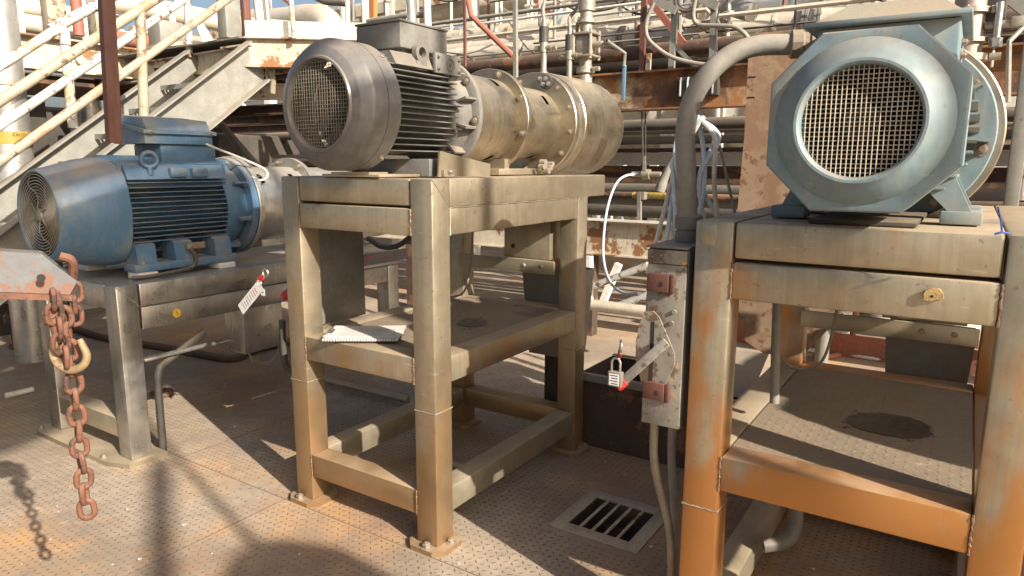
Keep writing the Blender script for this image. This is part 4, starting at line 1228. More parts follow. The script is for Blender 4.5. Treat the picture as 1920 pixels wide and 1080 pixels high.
hand((-60, 228), (330, -26), UN + .02, .030, 'handrail', 'peelcream')
hand((-60, 345), (470, -32), UN + .02, .027, 'mid_rail', 'peelcream')
hand((263, 22), (270, 222), UN + .025, .030, 'rail_post', 'peelcream')
hand((-60, 162), (96, 62), UF, .032, 'handrail', 'peel')
part('handrail_bend', MB(SO).tube(spline([AU(92, 64, UF), AU(108, 56, UF), AU(119, 58, UF), AU(122, 70, UF), AU(123, 84, UF)], 5), .032, 12), 'peel', stt)
hand((-60, 277), (370, -18), UF, .030, 'mid_rail', 'peel')
hand((122, 80), (137, 240), UF + .01, .032, 'rail_post', 'peel')
hand((95, 56), (232, -18), UF + .05, .036, 'handrail', 'peel')
hand((351, 0), (356, 108), UF, .026, 'rail_post', 'peel')

# ================================================================== PLATFORM at the stair head
pf = thing('access_platform', 'raised steel platform with cream edge beam behind the grey motor', 'platform', (1.6, 3.3, 0))
PO = (1.6, 3.3, 0)
e0 = Vector((1.46, UN + .02, 2.24)); e1 = Vector(AZ(760, 88, 2.30)); e1.z = 2.24
part('edge_beam', MB(PO).ibeam(e0, e1, .21, .1), 'creambeam', pf)
part('kick_plate', MB(PO).bar(e0 + Vector((.02, .03, .165)), e1 + Vector((.0, .03, .165)), .01, .12), 'white', pf)
part('deck_plate', MB(PO).prism([e0 + Vector((0, .08, .106)), e1 + Vector((0, .08, .106)), e1 + Vector((.4, 3.2, .106)), Vector((1.46, 6.2, 2.346))], (0, 0, .012)), 'greybeam', pf)
for k in range(5):
    a = e0.lerp(e1, .1 + k * .2) + Vector((0, .06, -.02)); part('joist', MB(PO).ibeam(a, a + Vector((.1, 2.9, 0)), .16, .08), 'rustdark' if k % 2 else 'creambeam', pf)
part('cross_beam', MB(PO).ibeam(e0 + Vector((0, 1.2, -.12)), e1 + Vector((.1, 1.2, -.12)), .2, .1), 'rustdark', pf)
part('cross_beam', MB(PO).ibeam(e0 + Vector((0, .5, -.24)), e1 + Vector((.1, .5, -.24)), .12, .08), 'creambeam', pf)
# posts of the platform guard
for (pa, pb, rr_, mt) in (((484, -20), (497, 90), .045, 'white'), ((497, -20), (512, 140), .02, 'alu'), ((545, -10), (551, 72), .018, 'peel'), ((652, -20), (654, 95), .026, 'white'), ((662, -20), (663, 90), .014, 'galv'), ((683, -20), (687, 95), .032, 'white'), ((800, -10), (803, 90), .03, 'white')):
    vq = 1.62 if pa[0] < 600 else 2.5
    a, b = AV(*pa, vq), AV(*pb, vq)
    part('guard_post', MB(PO).tube([a, b], rr_, 12), mt, pf)
part('guard_rail', MB(PO).tube([AV(655, 45, 2.5), AV(760, 29, 2.5), AV(803, 28, 2.52)], .022, 10), 'galv', pf)
part('clamp', MB(PO).tube(spline([AV(505, 118, 1.62), AV(508, 135, 1.6), AV(512, 150, 1.62), AV(511, 175, 1.62)], 4), .022, 8), 'conduitend', pf)
a, b = AV(755, -30, 2.45), AV(773, 62, 2.45)
solo('vent_pipe', 'polished vertical pipe rising behind the grey motor terminal box', 'pipe', MB().tube([AV(768, -40, 2.3), AV(773, 62, 2.3)], .035, 16), 'alu')
solo('handrail_elbow', 'dusty dark elbow pipe at the top edge above the grey motor', 'pipe', MB().tube(spline([AV(580, -12, 2.6), AV(610, 3, 2.6), AV(645, 6, 2.6), AV(660, 18, 2.6), AV(661, 45, 2.6)], 6), .028, 12), 'darkpipe')
# brace and junk below the platform
solo('brace_pipe', 'dark diagonal brace pipe below the stair head platform', 'brace', MB().tube([AV(405, 222, 2.2), AV(490, 320, 2.2)], .032, 12), 'darkpipe')
for i, (px, py, v, r_, mt) in enumerate(((480, 257, 3.4, .045, 'darkpipe'), (480, 268, 3.6, .022, 'creambeam'), (480, 300, 3.3, .06, 'darkpipe'), (480, 240, 4.2, .03, 'rustdark'), (470, 285, 4.0, .03, 'cream'), (480, 325, 3.8, .05, 'dark'))):
    p = Vector(AV(px, py, v))
    solo('underdeck_pipe', 'dim pipe running below the stair head platform', 'pipe', MB().tube([p + Vector((0, 2.6, 0)), p + Vector((0, -1.6, 0))], r_, 10), mt, 'pipes under the platform')
for i in range(3):
    p = Vector(AV(520, 205 + i * 18, 2.6 + .5 * i))
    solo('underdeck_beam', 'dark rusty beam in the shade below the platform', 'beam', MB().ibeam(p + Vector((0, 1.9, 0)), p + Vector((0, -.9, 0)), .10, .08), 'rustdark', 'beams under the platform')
# dark equipment block under the platform
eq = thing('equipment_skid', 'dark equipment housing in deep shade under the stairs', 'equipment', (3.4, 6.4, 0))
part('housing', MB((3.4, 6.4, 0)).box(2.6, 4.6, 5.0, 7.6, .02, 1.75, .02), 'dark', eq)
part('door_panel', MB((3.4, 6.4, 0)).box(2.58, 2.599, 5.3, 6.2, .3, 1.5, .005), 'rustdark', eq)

# ================================================================== LEFT BACKGROUND
bm_ = thing('rack_beam', 'cream beam with rust patches crossing behind the stair handrails', 'beam', AU(180, 108, 4.7))
BO = AU(180, 108, 4.7)
a, b = Vector(AU(-80, 92, 4.7)), Vector(AU(372, 128, 4.7)); b.z = a.z = (a.z + b.z) / 2
part('beam', MB(BO).ibeam(a, b, .26, .16), 'creambeam', bm_)
part('stiffener', MB(BO).lathe(Vector(AU(155, 108, 4.69)), (0, -1, 0), [(0, .07), (.04, .075), (.05, .05)], 16), 'creambeam', bm_)
a, b = Vector(AU(-80, 145, 5.3)), Vector(AU(380, 165, 5.3)); b.z = a.z
solo('rack_beam', 'dark lower beam in shadow under the cream rusty beam', 'beam', MB().ibeam(a, b, .18, .12), 'rustdark')
vv = thing('jacketed_column', 'shiny aluminium jacketed vertical pipe with yellow tape band at left edge', 'pipe', AZ(8, 420, .0) if False else AU(10, 300, 4.2))
VO = AU(10, 300, 4.2)
c = Vector(AU(12, 200, 4.2))
part('jacket', MB(VO).lathe((c.x, c.y, .0), (0, 0, 1), [(0, .13), (2.62, .13), (2.66, .12), (2.70, .07)], 32), 'alu', vv)
part('flange_band', MB(VO).lathe((c.x, c.y, c.z + .14), (0, 0, 1), [(0, .131), (.0, .142), (.03, .142), (.03, .131)], 32), 'valve', vv)
zt_ = AU(20, 259, 4.2)[2]
part('tape_band', MB(VO).lathe((c.x, c.y, zt_ - .045), (0, 0, 1), [(0, .1325), (.09, .1325)], 32, False, False), 'tape', vv)
text('band_print', 'CAUTION', .03, (c.x + .03, c.y - .134, zt_ + .02), (1, 0, 0), (0, 0, 1), 'ink', vv, VO)
for (x, y0, y1, u, r_, mt, lab) in ((10, -30, 66, 5.6, .10, 'cream', 'thick cream vertical pipe at the top left corner'), (139, -30, 66, 5.2, .045, 'redlight', 'faded red vertical pipe behind the white handrail'), (165, 150, 250, 5.4, .09, 'alu', 'aluminium clad vertical pipe in shade behind the stairs'), (135, 160, 250, 5.6, .05, 'white', 'white vertical pipe beside the shaded clad pipe')):
    a, b = Vector(AU(x, y0, u)), Vector(AU(x + 2, y1, u)); b.x, b.y = a.x, a.y
    solo('vertical_pipe', lab, 'pipe', MB().tube([a, b], r_, 16), mt)
for (x, w_, y0, y1, u, mt, lab) in ((30, .05, -30, 78, 5.3, 'white', 'narrow white post at the top left'), (95, .16, -30, 95, 5.6, 'peelcream', 'broad tan column behind the top handrail bend'), (150, .05, -30, 95, 5.8, 'white', 'thin white post right of the faded red pipe'), (185, .15, 5, 66, 6.2, 'peelcream', 'tan column behind the red brown hanging post'), (322, .05, 20, 110, 5.0, 'white', 'thin white post by the upper handrail'), (426, .14, -20, 72, 3.6, 'galv', 'wide galvanised column above the stair head'), (458, .07, -20, 80, 4.2, 'redpost', 'dark red column right of the galvanised column')):
    a, b = Vector(AU(x, y0, u)), Vector(AU(x, y1, u)); b.x, b.y = a.x, a.y
    solo('steel_column', lab, 'column', MB().bar(a, b, w_, w_ * .8, (0, 1, 0), .004), mt)
for (px, py, u, r_, mt, lab) in ((60, 45, 6.5, .09, 'cream', 'upper cream pipe behind the stair handrails'), (55, 15, 6.8, .09, 'cream', 'topmost cream pipe behind the stair handrails'), (260, 12, 6.4, .12, 'cream', 'fat cream pipe at the top above the stairs'), (290, 82, 5.6, .07, 'redlight', 'faded red pipe behind the middle handrails'), (330, 70, 6.0, .05, 'alu', 'silver pipe above the rusty cream beam'), (215, 62, 6.6, .04, 'white', 'thin white line above the cream beam')):
    p = Vector(AU(px, py, u))
    solo('cross_pipe', lab, 'pipe', MB().tube([p + Vector((-.5, 0, 0)), p + Vector((.9 if px < 100 else 1.3, 0, 0))], r_, 14), mt)
for i in range(7):
    p = [Vector(AU(368 + i * 2, 45, 4.6)), Vector(AU(378 + i * 3, 72, 4.6)), Vector(AU(386 + i * 4, 105, 4.6))]
    solo('loose_cable', 'pale cable draped above the stair stringer', 'cable', MB().tube(spline(p, 5), .009, 6), 'cable' if i % 2 else 'cablelight', 'cables draped above the stairs')
kx = thing('junction_unit', 'grey instrument unit on the platform above the stairs', 'instrument', AU(330, 90, 4.5))
JO = AU(330, 90, 4.5)
j0 = Vector(AU(300, 62, 4.5)); j1 = Vector(AU(345, 30, 4.5))
part('case', MB(JO).box(j0.x, j1.x, 4.5, 4.7, j0.z - .1, j1.z - .06, .02), 'galv', kx)
part('hood', MB(JO).prism([(j0.x - .05, 4.48, j0.z - .13), (j1.x + .05, 4.48, j0.z - .05), (j1.x + .05, 4.48, j0.z - .02), (j0.x - .05, 4.48, j0.z - .1)], (0, .25, 0)), 'peelcream', kx)

# floor clutter at the left: flanged pot, grating, hoses, small box under A
pt = thing('flanged_pot', 'rusty brown flanged pipe stub standing on the deck at far left', 'pipe stub', (4.75, .5, 0) if False else AZ(45, 650, 0))
p = Vector(AZ(45, 650, 0)); s_ = 1.0
part('body', MB().lathe((0, 0, .001), (0, 0, 1), [(0, .10), (.02, .10), (.02, .075), (.20, .075)], 24), 'rustdark', pt)
part('flange', MB().lathe((0, 0, .201), (0, 0, 1), [(0, .11), (.03, .11), (.032, .02)], 24).lathe((0, 0, .235), (0, 0, 1), [(0, .11), (.03, .11), (.03, .06), (.12, .05)], 24), 'rustdark', pt)
mb = MB()
for i in range(8): mb.cyl((.092 * math.cos(i * PI / 4), .092 * math.sin(i * PI / 4), .19), (.092 * math.cos(i * PI / 4), .092 * math.sin(i * PI / 4), .285), .009, n=6)
part('stud', mb, 'rustdark', pt)
gt = thing('deck_grating', 'orange rusty bar grating lying at the far left behind the chain', 'grating', AZ(12, 600, 0))
p = Vector(AZ(12, 600, 0))
for k in range(12): part('grating_bar', MB().box(-.35, .35, -.4 + k * .07, -.375 + k * .07, .06, .09), 'orange', gt)
part('grating_frame', MB().box(-.37, -.351, -.42, .45, .001, .09).box(.351, .37, -.42, .45, .001, .09), 'rustdark', gt)
sb = thing('control_box', 'small stainless box hanging below the low stand side beam', 'box', AU(455, 650, 1.78))
SB = AU(455, 650, 1.78)
q0, q1 = AU(455, 590, 1.78), AU(532, 640, 1.78)
part('case', MB(SB).box(q0[0], q1[0], 1.78, 1.93, q1[2] - .02, zA - 2 * wA - .006, .005), 'ss_clean', sb)
part('knob', MB(SB).lathe((q0[0] + .17, 1.7795, (q0[2] + q1[2]) / 2 + .0), (0, -1, 0), [(0, .022), (.01, .02)], 16), 'valve', sb)
part('screw', MB(SB).bolt((q0[0] + .09, 1.7795, (q0[2] + q1[2]) / 2 - .03), (0, -1, 0), .006, .005), 'bolt', sb)
for i, off in enumerate((0, .012)):
    solo('drop_cable', 'thin cable looping below the small stainless box', 'cable', MB().tube(spline([AU(462, 652, 1.83), AU(475, 672 + i * 6, 1.83 + off), AU(500, 682 - i * 4, 1.84), AU(518, 665, 1.85), AU(524, 640, 1.85)], 6), .004, 6), 'conduit', 'loops below the small box')
solo('floor_hose', 'dusty grey hose lying across the deck under the low stand', 'hose', MB().tube(spline([AZ(125, 610, .03), AZ(190, 632, .03), AZ(330, 655, .03), AZ(430, 672, .03), AZ(480, 655, .03), AZ(545, 640, .03)], 8), .028, 12), 'rustdark')
solo('drain_pipe', 'bent dark pipe dropping to the deck beside the low stand leg', 'pipe', MB().tube(spline([AU(382, 622, 1.82), AU(345, 652, 1.80), AU(310, 680, 1.78), AU(298, 695, 1.77), AU(297, 730, 1.77), (AU(297, 742, 1.77)[0], 1.77, .002)], 6), .019, 12), 'rubber')
kt = thing('deck_clamp', 'mud caked clamp lying on the deck at the drain pipe foot', 'clamp', AZ(305, 745, 0))
part('block', MB().box(-.06, .06, -.03, .04, .001, .05, .012), 'rustdark', kt); part('nut', MB().bolt((0, 0, .05), (0, 0, 1), .02, .015), 'rustdark', kt)
solo('hanging_conduit', 'black conduit bending down left of the middle stand leg', 'conduit', MB().tube(spline([AU(529, 600, 1.15), AU(531, 650, 1.15), AU(536, 685, 1.14), AU(550, 695, 1.12)], 7), .016, 12), 'rubber')
solo('hose_end', 'pale plastic pipe end lying on the deck beyond the chain', 'pipe', MB().tube([AZ(10, 742, .02), AZ(62, 730, .02)], .018, 14), 'padwhite')

# ================================================================== UNDER / BEHIND STAND B
for who, (bv, bu, zz0) in (('middle', (0, 0, 0)), ('right', (CV, CU, -.095))):
    bx0 = 1.045 if who == 'middle' else 1.04
    cb2 = thing('cross_bar', 'bolted flat cross bar between the rear legs of the ' + who + ' stand', 'bar', (bv + bx0, bu + .4, .91 + zz0), 'rear cross bars')
    part('bar', MB().box(-.006, .006, -.294, .294, -.003 + .012, .062 + .012, .002), 'ss', cb2)
    for yy in (-.12, -.22): part('rivet', MB().lathe((-.0065, yy, .045), (-1, 0, 0), [(0, .011), (.004, .008)], 10), 'bolt', cb2)
    kb = thing('gear_box', 'stainless box under the rear of the ' + who + ' stand table', 'box', (bv + bx0 + .13, bu + .28, .985 + zz0), 'boxes under the stands')
    part('case', MB().box(-.11, .1, -.135, .135, .0, .185, .004), 'ss', kb)
    part('seal_mark', MB().lathe((-.111, .08, .06), (-1, 0, 0), [(0, .012), (.001, .012)], 12), 'dark', kb)
    hp2 = thing('drip_hopper', 'open topped drip hopper behind the ' + who + ' stand rear legs', 'hopper', (bv + 1.36, bu + .26, .44 + zz0), 'drip hoppers')
    mb = MB(); mb.add([(-.13, -.15, .46), (.13, -.15, .46), (.13, .15, .46), (-.13, .15, .46), (-.10, -.12, .0), (.10, -.12, .0), (.10, .12, .0), (-.10, .12, .0)], [(0, 1, 5, 4), (1, 2, 6, 5), (2, 3, 7, 6), (3, 0, 4, 7), (4, 5, 6, 7)])
    part('bin', mb, 'greybeam', hp2)
    part('support', MB().box(-.05, .05, -.05, .05, -.44 - zz0 + .001, -.001), 'rustdark', hp2)
    solo('shelf_cable', 'thin cable drooping behind the ' + who + ' stand shelf', 'cable', MB().tube(spline([(bv + 1.0, bu + .56, 1.16 + zz0), (bv + .98, bu + .565, .95 + zz0), (bv + .97, bu + .60, .80 + zz0), (bv + .96, bu + .69, .765 + zz0), (bv + .98, bu + .75, .80 + zz0)], 8), .0055, 8), 'conduit', 'drooping cables behind the shelves')
solo('gland_hose', 'black hose hanging below the middle stand table front', 'hose', MB().tube(spline([AV(690, 447, .75), AV(715, 462, .75), AV(745, 461, .75), AV(772, 442, .75)], 6), .014, 10), 'rubber')
solo('under_post', 'short stainless square post below the middle stand table', 'post', MB().box(.6, .64, .52, .56, 1.06, 1.20, .003), 'ss')
solo('frame_pipe', 'capped stainless pipe lying on the deck under the middle stand', 'pipe', MB().tube([AZ(608, 712, .04), AZ(765, 750, .04)], .022, 14), 'ss')
solo('cross_pipe', 'thin pipe lying under the middle stand lower rails', 'pipe', MB().tube([AZ(845, 870, .03), AZ(905, 885, .03)], .02, 12), 'ss')
# C pipe bend below shelf, standing conduit on C shelf
solo('standing_conduit', 'grey conduit standing on the right stand shelf', 'conduit', MB().tube(spline([AV(1458, 560, .33), AV(1455, 640, .33), AV(1452, 755, .33)], 5), .0145, 12), 'conduit')
solo('pipe_bend', 'dusty pipe elbow resting on the deck under the right stand', 'pipe', MB().tube(spline([AV(1492, 900, .55), AV(1490, 985, .53), AV(1470, 1015, .5), AV(1430, 1022, .46)], 7), .026, 14), 'darkpipe')
for k, (x0, x1) in enumerate(((1262, 1262), (1277, 1277))):
    solo('box_cable', ('outer' if k == 0 else 'inner') + ' conduit dropping from the right switch box to the deck', 'conduit', MB().tube(spline([(.02 + k * .06, -.865 + .035 * (k == 0), .70), (.02 + k * .06, -.868 + .03 * (k == 0), .55), (.03 + .05 * k, -.89, .35), (.04 + .05 * k, -.90, .12), (.04 + .05 * k, -.90, .002)], 6), .013, 10), 'conduitend' if k == 0 else 'conduit')
solo('rusty_valve_stub', 'small rusty fitting on the deck beside the right stand leg', 'fitting', MB().lathe((.0, -.885, .001), (0, 0, 1), [(0, .03), (.03, .03), (.03, .018), (.07, .018), (.07, .028), (.1, .028)], 12), 'rustdark')

# trough between the stands
tr = thing('drip_trough', 'dark tread plate trough with angle iron rim between the stands', 'trough', (1.4, -.45, 0))
TO = (1.4, -.45, 0)
tz = .39; tx0, tx1, ty0, ty1 = 1.235, 1.62, -.93, .05
mb = MB(TO); mb.box(tx0, tx0 + .006, ty0, ty1, .001, tz); mb.box(tx1 - .006, tx1, ty0, ty1, .001, tz); mb.box(tx0 + .006, tx1 - .006, ty0, ty0 + .006, .001, tz); mb.box(tx0 + .006, tx1 - .006, ty1 - .006, ty1, .001, tz); mb.box(tx0 + .006, tx1 - .006, ty0 + .006, ty1 - .006, .02, .026)
part('tread_plate_wall', mb, 'rustdark', tr)
lm = lug_mesh('wall_lug', 'rustdark', ty0 + .01, ty1 - .01, .01, tz - .05, 0, .03)
for v_ in lm.vertices:
    x, y, z = v_.co; v_.co = (tx0 - z - TO[0] - .0002, x - TO[1], y)
part('tread_lug', lm, None, tr, kind='stuff')
part('rim_angle', MB(TO).box(tx0 - .03, tx0 - .001, ty0, ty1, tz + .001, tz + .007).box(tx0 - .03, tx0 - .025, ty0, ty1, tz - .03, tz), 'greybeam', tr)
part('rim_angle', MB(TO).box(tx1, tx1 + .03, ty0, ty1, tz + .001, tz + .007), 'greybeam', tr)
part('lid_sheet', MB(TO).obox((1.45, -.62, .46), (1, 0, .45), (0, 1, 0), (-.45, 0, 1), .35, .35, .004), 'greybeam', tr)

# ================================================================== BOARD behind C
vb = 1.62
P_ = lambda x, y: AV(x, y, vb)
p_tl, p_tr = P_(1410, 88), P_(1560, 70)
poly = [P_(1404, 88), P_(1396, 250), P_(1383, 392), P_(1382, 560), P_(1384, 600), P_(1398, 640), P_(1430, 662), P_(1500, 672), P_(1570, 600), P_(1570, 60)]
bd = thing('backing_board', 'tan dusty sheet standing behind the thick conduit and teal motor', 'sheet', (vb, P_(1450, 660)[1], P_(1450, 662)[2]))
bb_ = (vb, P_(1450, 660)[1], P_(1450, 662)[2])
part('sheet', MB(bb_).prism(poly, (.012, 0, 0)), 'board', bd)
part('support_leg', MB(bb_).box(vb + .02, vb + .07, P_(1500, 600)[1] - .03, P_(1500, 600)[1] + .03, .001, P_(1500, 400)[2], .003), 'greybeam', bd)
for (x, y) in ((1403, 145), (1401, 183)):
    q = P_(x, y); part('edge_slot', MB(bb_).box(vb - .0015, vb - .0005, q[1] - .035, q[1], q[2] - .003, q[2] + .003), 'black', bd)

# ================================================================== PIPE RACK (behind everything)
VR = 3.5
zb0 = (AV(1270, 131, VR)[2] + AV(1270, 204, VR)[2]) / 2
rk = thing('rack_beam', 'heavy rust streaked beam crossing behind the conduit and valves', 'beam', (VR, 0, zb0 - .15))
RO = (VR, 0, zb0 - .15)
part('beam', MB(RO).ibeam((VR, 1.5, zb0), (VR, -3.2, zb0), .30, .16, .014), 'rust', rk)
for (x, y) in ((1283, 165), (1330, 160)):
    q = AV(x, y, VR - .085)
    ub = thing('u_bolt', 'pale u bolts on a dark plate across the rusty beam', 'clamp', q, 'u bolts on the rusty beam')
    part('plate', MB().box(.0, .075, -.06, .06, -.07, .08), 'dark', ub)
    for yy in (-.028, .028): part('stud', MB().tube([(-.012, yy, -.06), (-.012, yy, .06), (.0, yy, .075)], .008, 8), 'alu', ub)
solo('hanger_rod', 'thin left hanger rod below the rusty beam', 'rod', MB().tube([AV(1204, 210, VR - .04), AV(1205, 320, VR - .04)], .008, 6), 'dark')
solo('hanger_rod', 'thin middle hanger rod below the rusty beam', 'rod', MB().tube([AV(1210, 210, VR - .02), AV(1210, 320, VR - .02)], .006, 6), 'dark')
for y_ in (1.4, -2.35):
    solo('rack_column', 'rust brown column carrying the rusty rack beam', 'column', MB().bar((VR + .02, y_, .001), (VR + .02, y_, zb0 - .152), .15, .15), 'rust', 'rack columns')


def run(px, py, v, r, mt, lab, y0=5.5, y1=-4.5, name='rack_pipe', slope=0.0, n=14, grp=None):
    p = Vector(AV(px, py, v))
    mb = MB()
    pts = [(v, y0, p.z), (v, (y0 + y1) / 2, p.z), (v, y1, p.z)]
    mb.tube(pts, r, n)
    y = y0 - .4
    # clamp bands along the jacket
    if mt in ('cream', 'alu'):
        while y > y1:
            mb.lathe((v, y, p.z), (0, -1, 0), [(0, r + .001), (0, r + .006), (.03, r + .006), (.03, r + .001)], n, False, False); y -= .85
    return solo(name, lab, 'pipe', mb, mt, grp)


run(1200, 98, 3.75, .062, 'rustdark', 'dark brown pipe lying along the top of the rusty beam')
run(1200, 119, 4.0, .12, 'dark', 'added thick pipe coloured dark for the shaded gap above the rusty beam')  # added pipe whose dark colour stands in for the shaded gap
run(1000, 118, 4.35, .05, 'rustdark', 'thin dark pipe above the pump drum')
run(1200, 76, 4.6, .11, 'cream', 'fat cream jacketed pipe above the dark brown pipe')
run(1200, 54, 4.9, .05, 'alu', 'slim silver pipe above the fat cream pipe')
run(1200, 40, 5.2, .075, 'alu', 'silver jacketed pipe higher in the rack')
run(1440, 30, 4.8, .07, 'cream', 'cream pipe crossing above the thick conduit bend')
run(1000, 55, 5.8, .11, 'cream', 'upper cream pipe behind the valve hoses')
run(960, 78, 5.4, .075, 'cream', 'mid cream pipe behind the valve hoses')
run(960, 98, 5.0, .05, 'cream', 'lower cream pipe behind the pump valves')
run(1300, 10, 6.4, .09, 'alu', 'top silver pipe along the rack')
# lower bundle
run(1300, 232, 3.9, .05, 'darkpipe', 'dark grey pipe just below the rusty beam')
run(1300, 246, 4.6, .02, 'greybeam', 'thin grey line under the dark grey pipe')
run(1300, 262, 3.8, .033, 'darkpipe', 'grey hose like pipe behind the cable bundle')
run(1300, 281, 4.4, .02, 'rustdark', 'thin brown line above the grey channel')
p = Vector(AV(1300, 298, 3.7))
solo('rack_channel', 'long grey channel behind the cable bundle', 'channel', MB().bar((3.7, 5, p.z), (3.7, -4, p.z), .03, .10), 'greybeam')
run(1300, 318, 3.8, .03, 'rustdark', 'brown pipe directly under the grey channel')
p = Vector(AV(1300, 334, 4.1))
solo('rack_channel', 'dark rusty channel under the grey channel', 'channel', MB().bar((4.1, 5, p.z), (4.1, -4, p.z), .05, .12), 'rustdark')
run(1300, 355, 3.75, .05, 'darkpipe', 'dark pipe under the hose valve')
hpz = AV(1210, 370, 3.55)
run(1300, 369, 3.58, .026, 'rustdark', 'small brown pipe with a yellow marker band')
mk = thing('pipe_marker', 'yellow pipe marker reading HI-PRESSURE on the small brown pipe', 'marker', AV(1225, 369, 3.552))
q = AV(1225, 369, 3.552); zc_ = AV(1300, 369, 3.58)[2]
part('band', MB(q).lathe((3.58, q[1] + .19, zc_), (0, -1, 0), [(0, .0266), (.38, .0266)], 16, False, False), 'tape', mk)
text('marker_text', 'HI-PRESSURE', .047, (3.5525, q[1], zc_), (0, -1, 0), (0, 0, 1), 'ink', mk, q)
run(1300, 393, 3.85, .085, 'darkpipe', 'thick dark pipe below the yellow marker')
q = AV(1200, 385, 3.5)
solo('pipe_stanchion', 'pale strut clamped to the small brown pipe', 'strut', MB().bar(AV(1199, 362, 3.5), AV(1199, 414, 3.5), .03, .03).box(3.49, 3.56, q[1] - .035, q[1] + .035, zc_ - .03, zc_ + .03), 'greybeam')
zq = (AV(1200, 414, 3.4)[2] + AV(1200, 486, 3.4)[2]) / 2
lb = thing('rack_beam', 'low cream beam with rust stains behind the slack white hose', 'beam', (3.4, 0, zq - .15))
part('beam', MB((3.4, 0, zq - .15)).ibeam((3.4, 4.8, zq), (3.4, -3.2, zq), .285, .13, .012), 'creambeam', lb)
part('rim_strip', MB((3.4, 0, zq - .15)).bar((3.33, 4.8, zq + .155), (3.33, -3.2, zq + .155), .02, .02), 'white', lb)
for y_ in (3.1, 1.1, -2.7): solo('rack_post', 'short dark post under the low rusty beam', 'post', MB().bar((3.41, y_, .001), (3.41, y_, zq - .144), .1, .1), 'rustdark', 'posts under the low beam')
solo('white_brace', 'white diagonal brace tube beyond the middle stand', 'brace', MB().tube([AV(1098, 542, 3.0), AV(1215, 497, 3.0)], .028, 10), 'peel')
solo('white_brace', 'second white brace running steeper beside the switch box', 'brace', MB().bar(AV(1130, 568, 3.2), AV(1160, 495, 3.2), .06, .05), 'white')
solo('white_brace', 'short white brace low behind the right switch box', 'brace', MB().tube([AV(1160, 573, 3.0), AV(1215, 553, 3.0)], .03, 10), 'peel')
solo('white_post', 'bright white post right of the middle stand rear leg', 'post', MB().bar(AV(1103, 480, 3.1), AV(1103, 565, 3.1), .06, .06), 'white')
p = Vector(AV(1140, 575, 2.7))
solo('low_pipe', 'cream pipe low across the gap between the stands', 'pipe', MB().tube([p + Vector((0, .5, 0)), p, p + Vector((0, -.42, -.0))], .04, 14), 'cream')
# hose with valve
hs = spline([AV(1192, 327, 3.3), AV(1172, 330, 3.2), AV(1155, 345, 3.0), AV(1140, 385, 2.8), AV(1132, 440, 2.6), AV(1132, 490, 2.4), AV(1145, 530, 2.2), AV(1170, 550, 2.0), AV(1198, 552, 1.9)], 7)
solo('slack_hose', 'pale slack hose looping down between the stands', 'hose', MB().tube(hs, .0095, 10), 'cable')
vl = thing('hose_valve', 'small hose valve with lever behind the cable bundle', 'valve', AV(1212, 327, 3.3))
part('body', MB().cyl((0, .12, 0), (0, -.12, 0), .022, n=12).cyl((0, .03, 0), (0, -.03, 0), .04, n=12), 'valve', vl)
part('lever', MB().bar((-.03, 0, .02), (-.03, .01, .14), .02, .008), 'valve', vl)
gb = thing('cable_boot', 'grey wrapped cable end hanging left of the cable bundle', 'cable end', AV(1245, 335, 2.4))
q = AV(1245, 335, 2.4)
part('boot', MB(q).tube(spline([AV(1266, 290, 2.4), AV(1255, 312, 2.4), AV(1243, 340, 2.4), AV(1237, 358, 2.4)], 5), [.012 + .003 * min(i, 12) * .6 for i in range(16)], 10), 'conduit', gb)

# upright gear above the rusty beam
for (a, b, w_, mt, lab) in (((1209, -20), (1203, 137), .042, 'redpost', 'red brown upright standing on the rusty beam'), ((1266, 15), (1259, 131), .045, 'galv', 'galvanised upright left of the two on the rusty beam'), ((1340, -10), (1336, 112), .045, 'galv', 'galvanised upright right of the two on the rusty beam'), ((1217, 100), (1215, 135), .035, 'creambeam', 'short pale stub on the rusty beam')):
    solo('cable_support', lab, 'upright', MB().bar(AV(*a, VR - .06), AV(*b, VR - .06), w_, w_ * .8, (1, 0, 0)), mt)
solo('strut', 'faded red diagonal strut behind the uprights', 'strut', MB().bar(AV(1212, -8, VR + .1), AV(1282, 82, VR + .1), .05, .04, (1, 0, 0)), 'redlight')
solo('strut', 'galvanised knee brace on the rusty beam', 'strut', MB().bar(AV(1265, 85, VR - .05), AV(1306, 128, VR - .05), .03, .02, (1, 0, 0)), 'galv')
solo('strut', 'grey bracket arm at the top left of the uprights', 'strut', MB().bar(AV(1228, 0, VR - .1), AV(1268, 20, VR - .1), .06, .04, (1, 0, 0)), 'galv')
solo('strut', 'grey bracket arm at the top right of the uprights', 'strut', MB().bar(AV(1310, -8, VR - .1), AV(1345, 12, VR - .1), .06, .04, (1, 0, 0)), 'galv')
solo('tray_cable', 'grey cable sagging from the left bracket arm to the beam', 'cable', MB().tube(spline([AV(1226, 5, 3.38), AV(1212, 40, 3.38), AV(1214, 70, 3.38), AV(1235, 92, 3.38), AV(1262, 108, 3.38), AV(1300, 118, 3.4), AV(1330, 122, 3.4)], 6), .016, 10), 'conduit')
solo('tray_cable', 'grey cable looping from the top to the right upright', 'cable', MB().tube(spline([AV(1308, -20, 3.38), AV(1300, 25, 3.38), AV(1308, 45, 3.38), AV(1340, 48, 3.38), AV(1375, 50, 3.38), AV(1395, 62, 3.38), AV(1404, 74, 3.4)], 6), .016, 10), 'conduit')
solo('tray_cable', 'thin black cable running down the right upright', 'cable', MB().tube(spline([AV(1365, 0, 3.38), AV(1347, 25, 3.38), AV(1343, 60, 3.38), AV(1344, 95, 3.38)], 6), .006, 8), 'rubber')
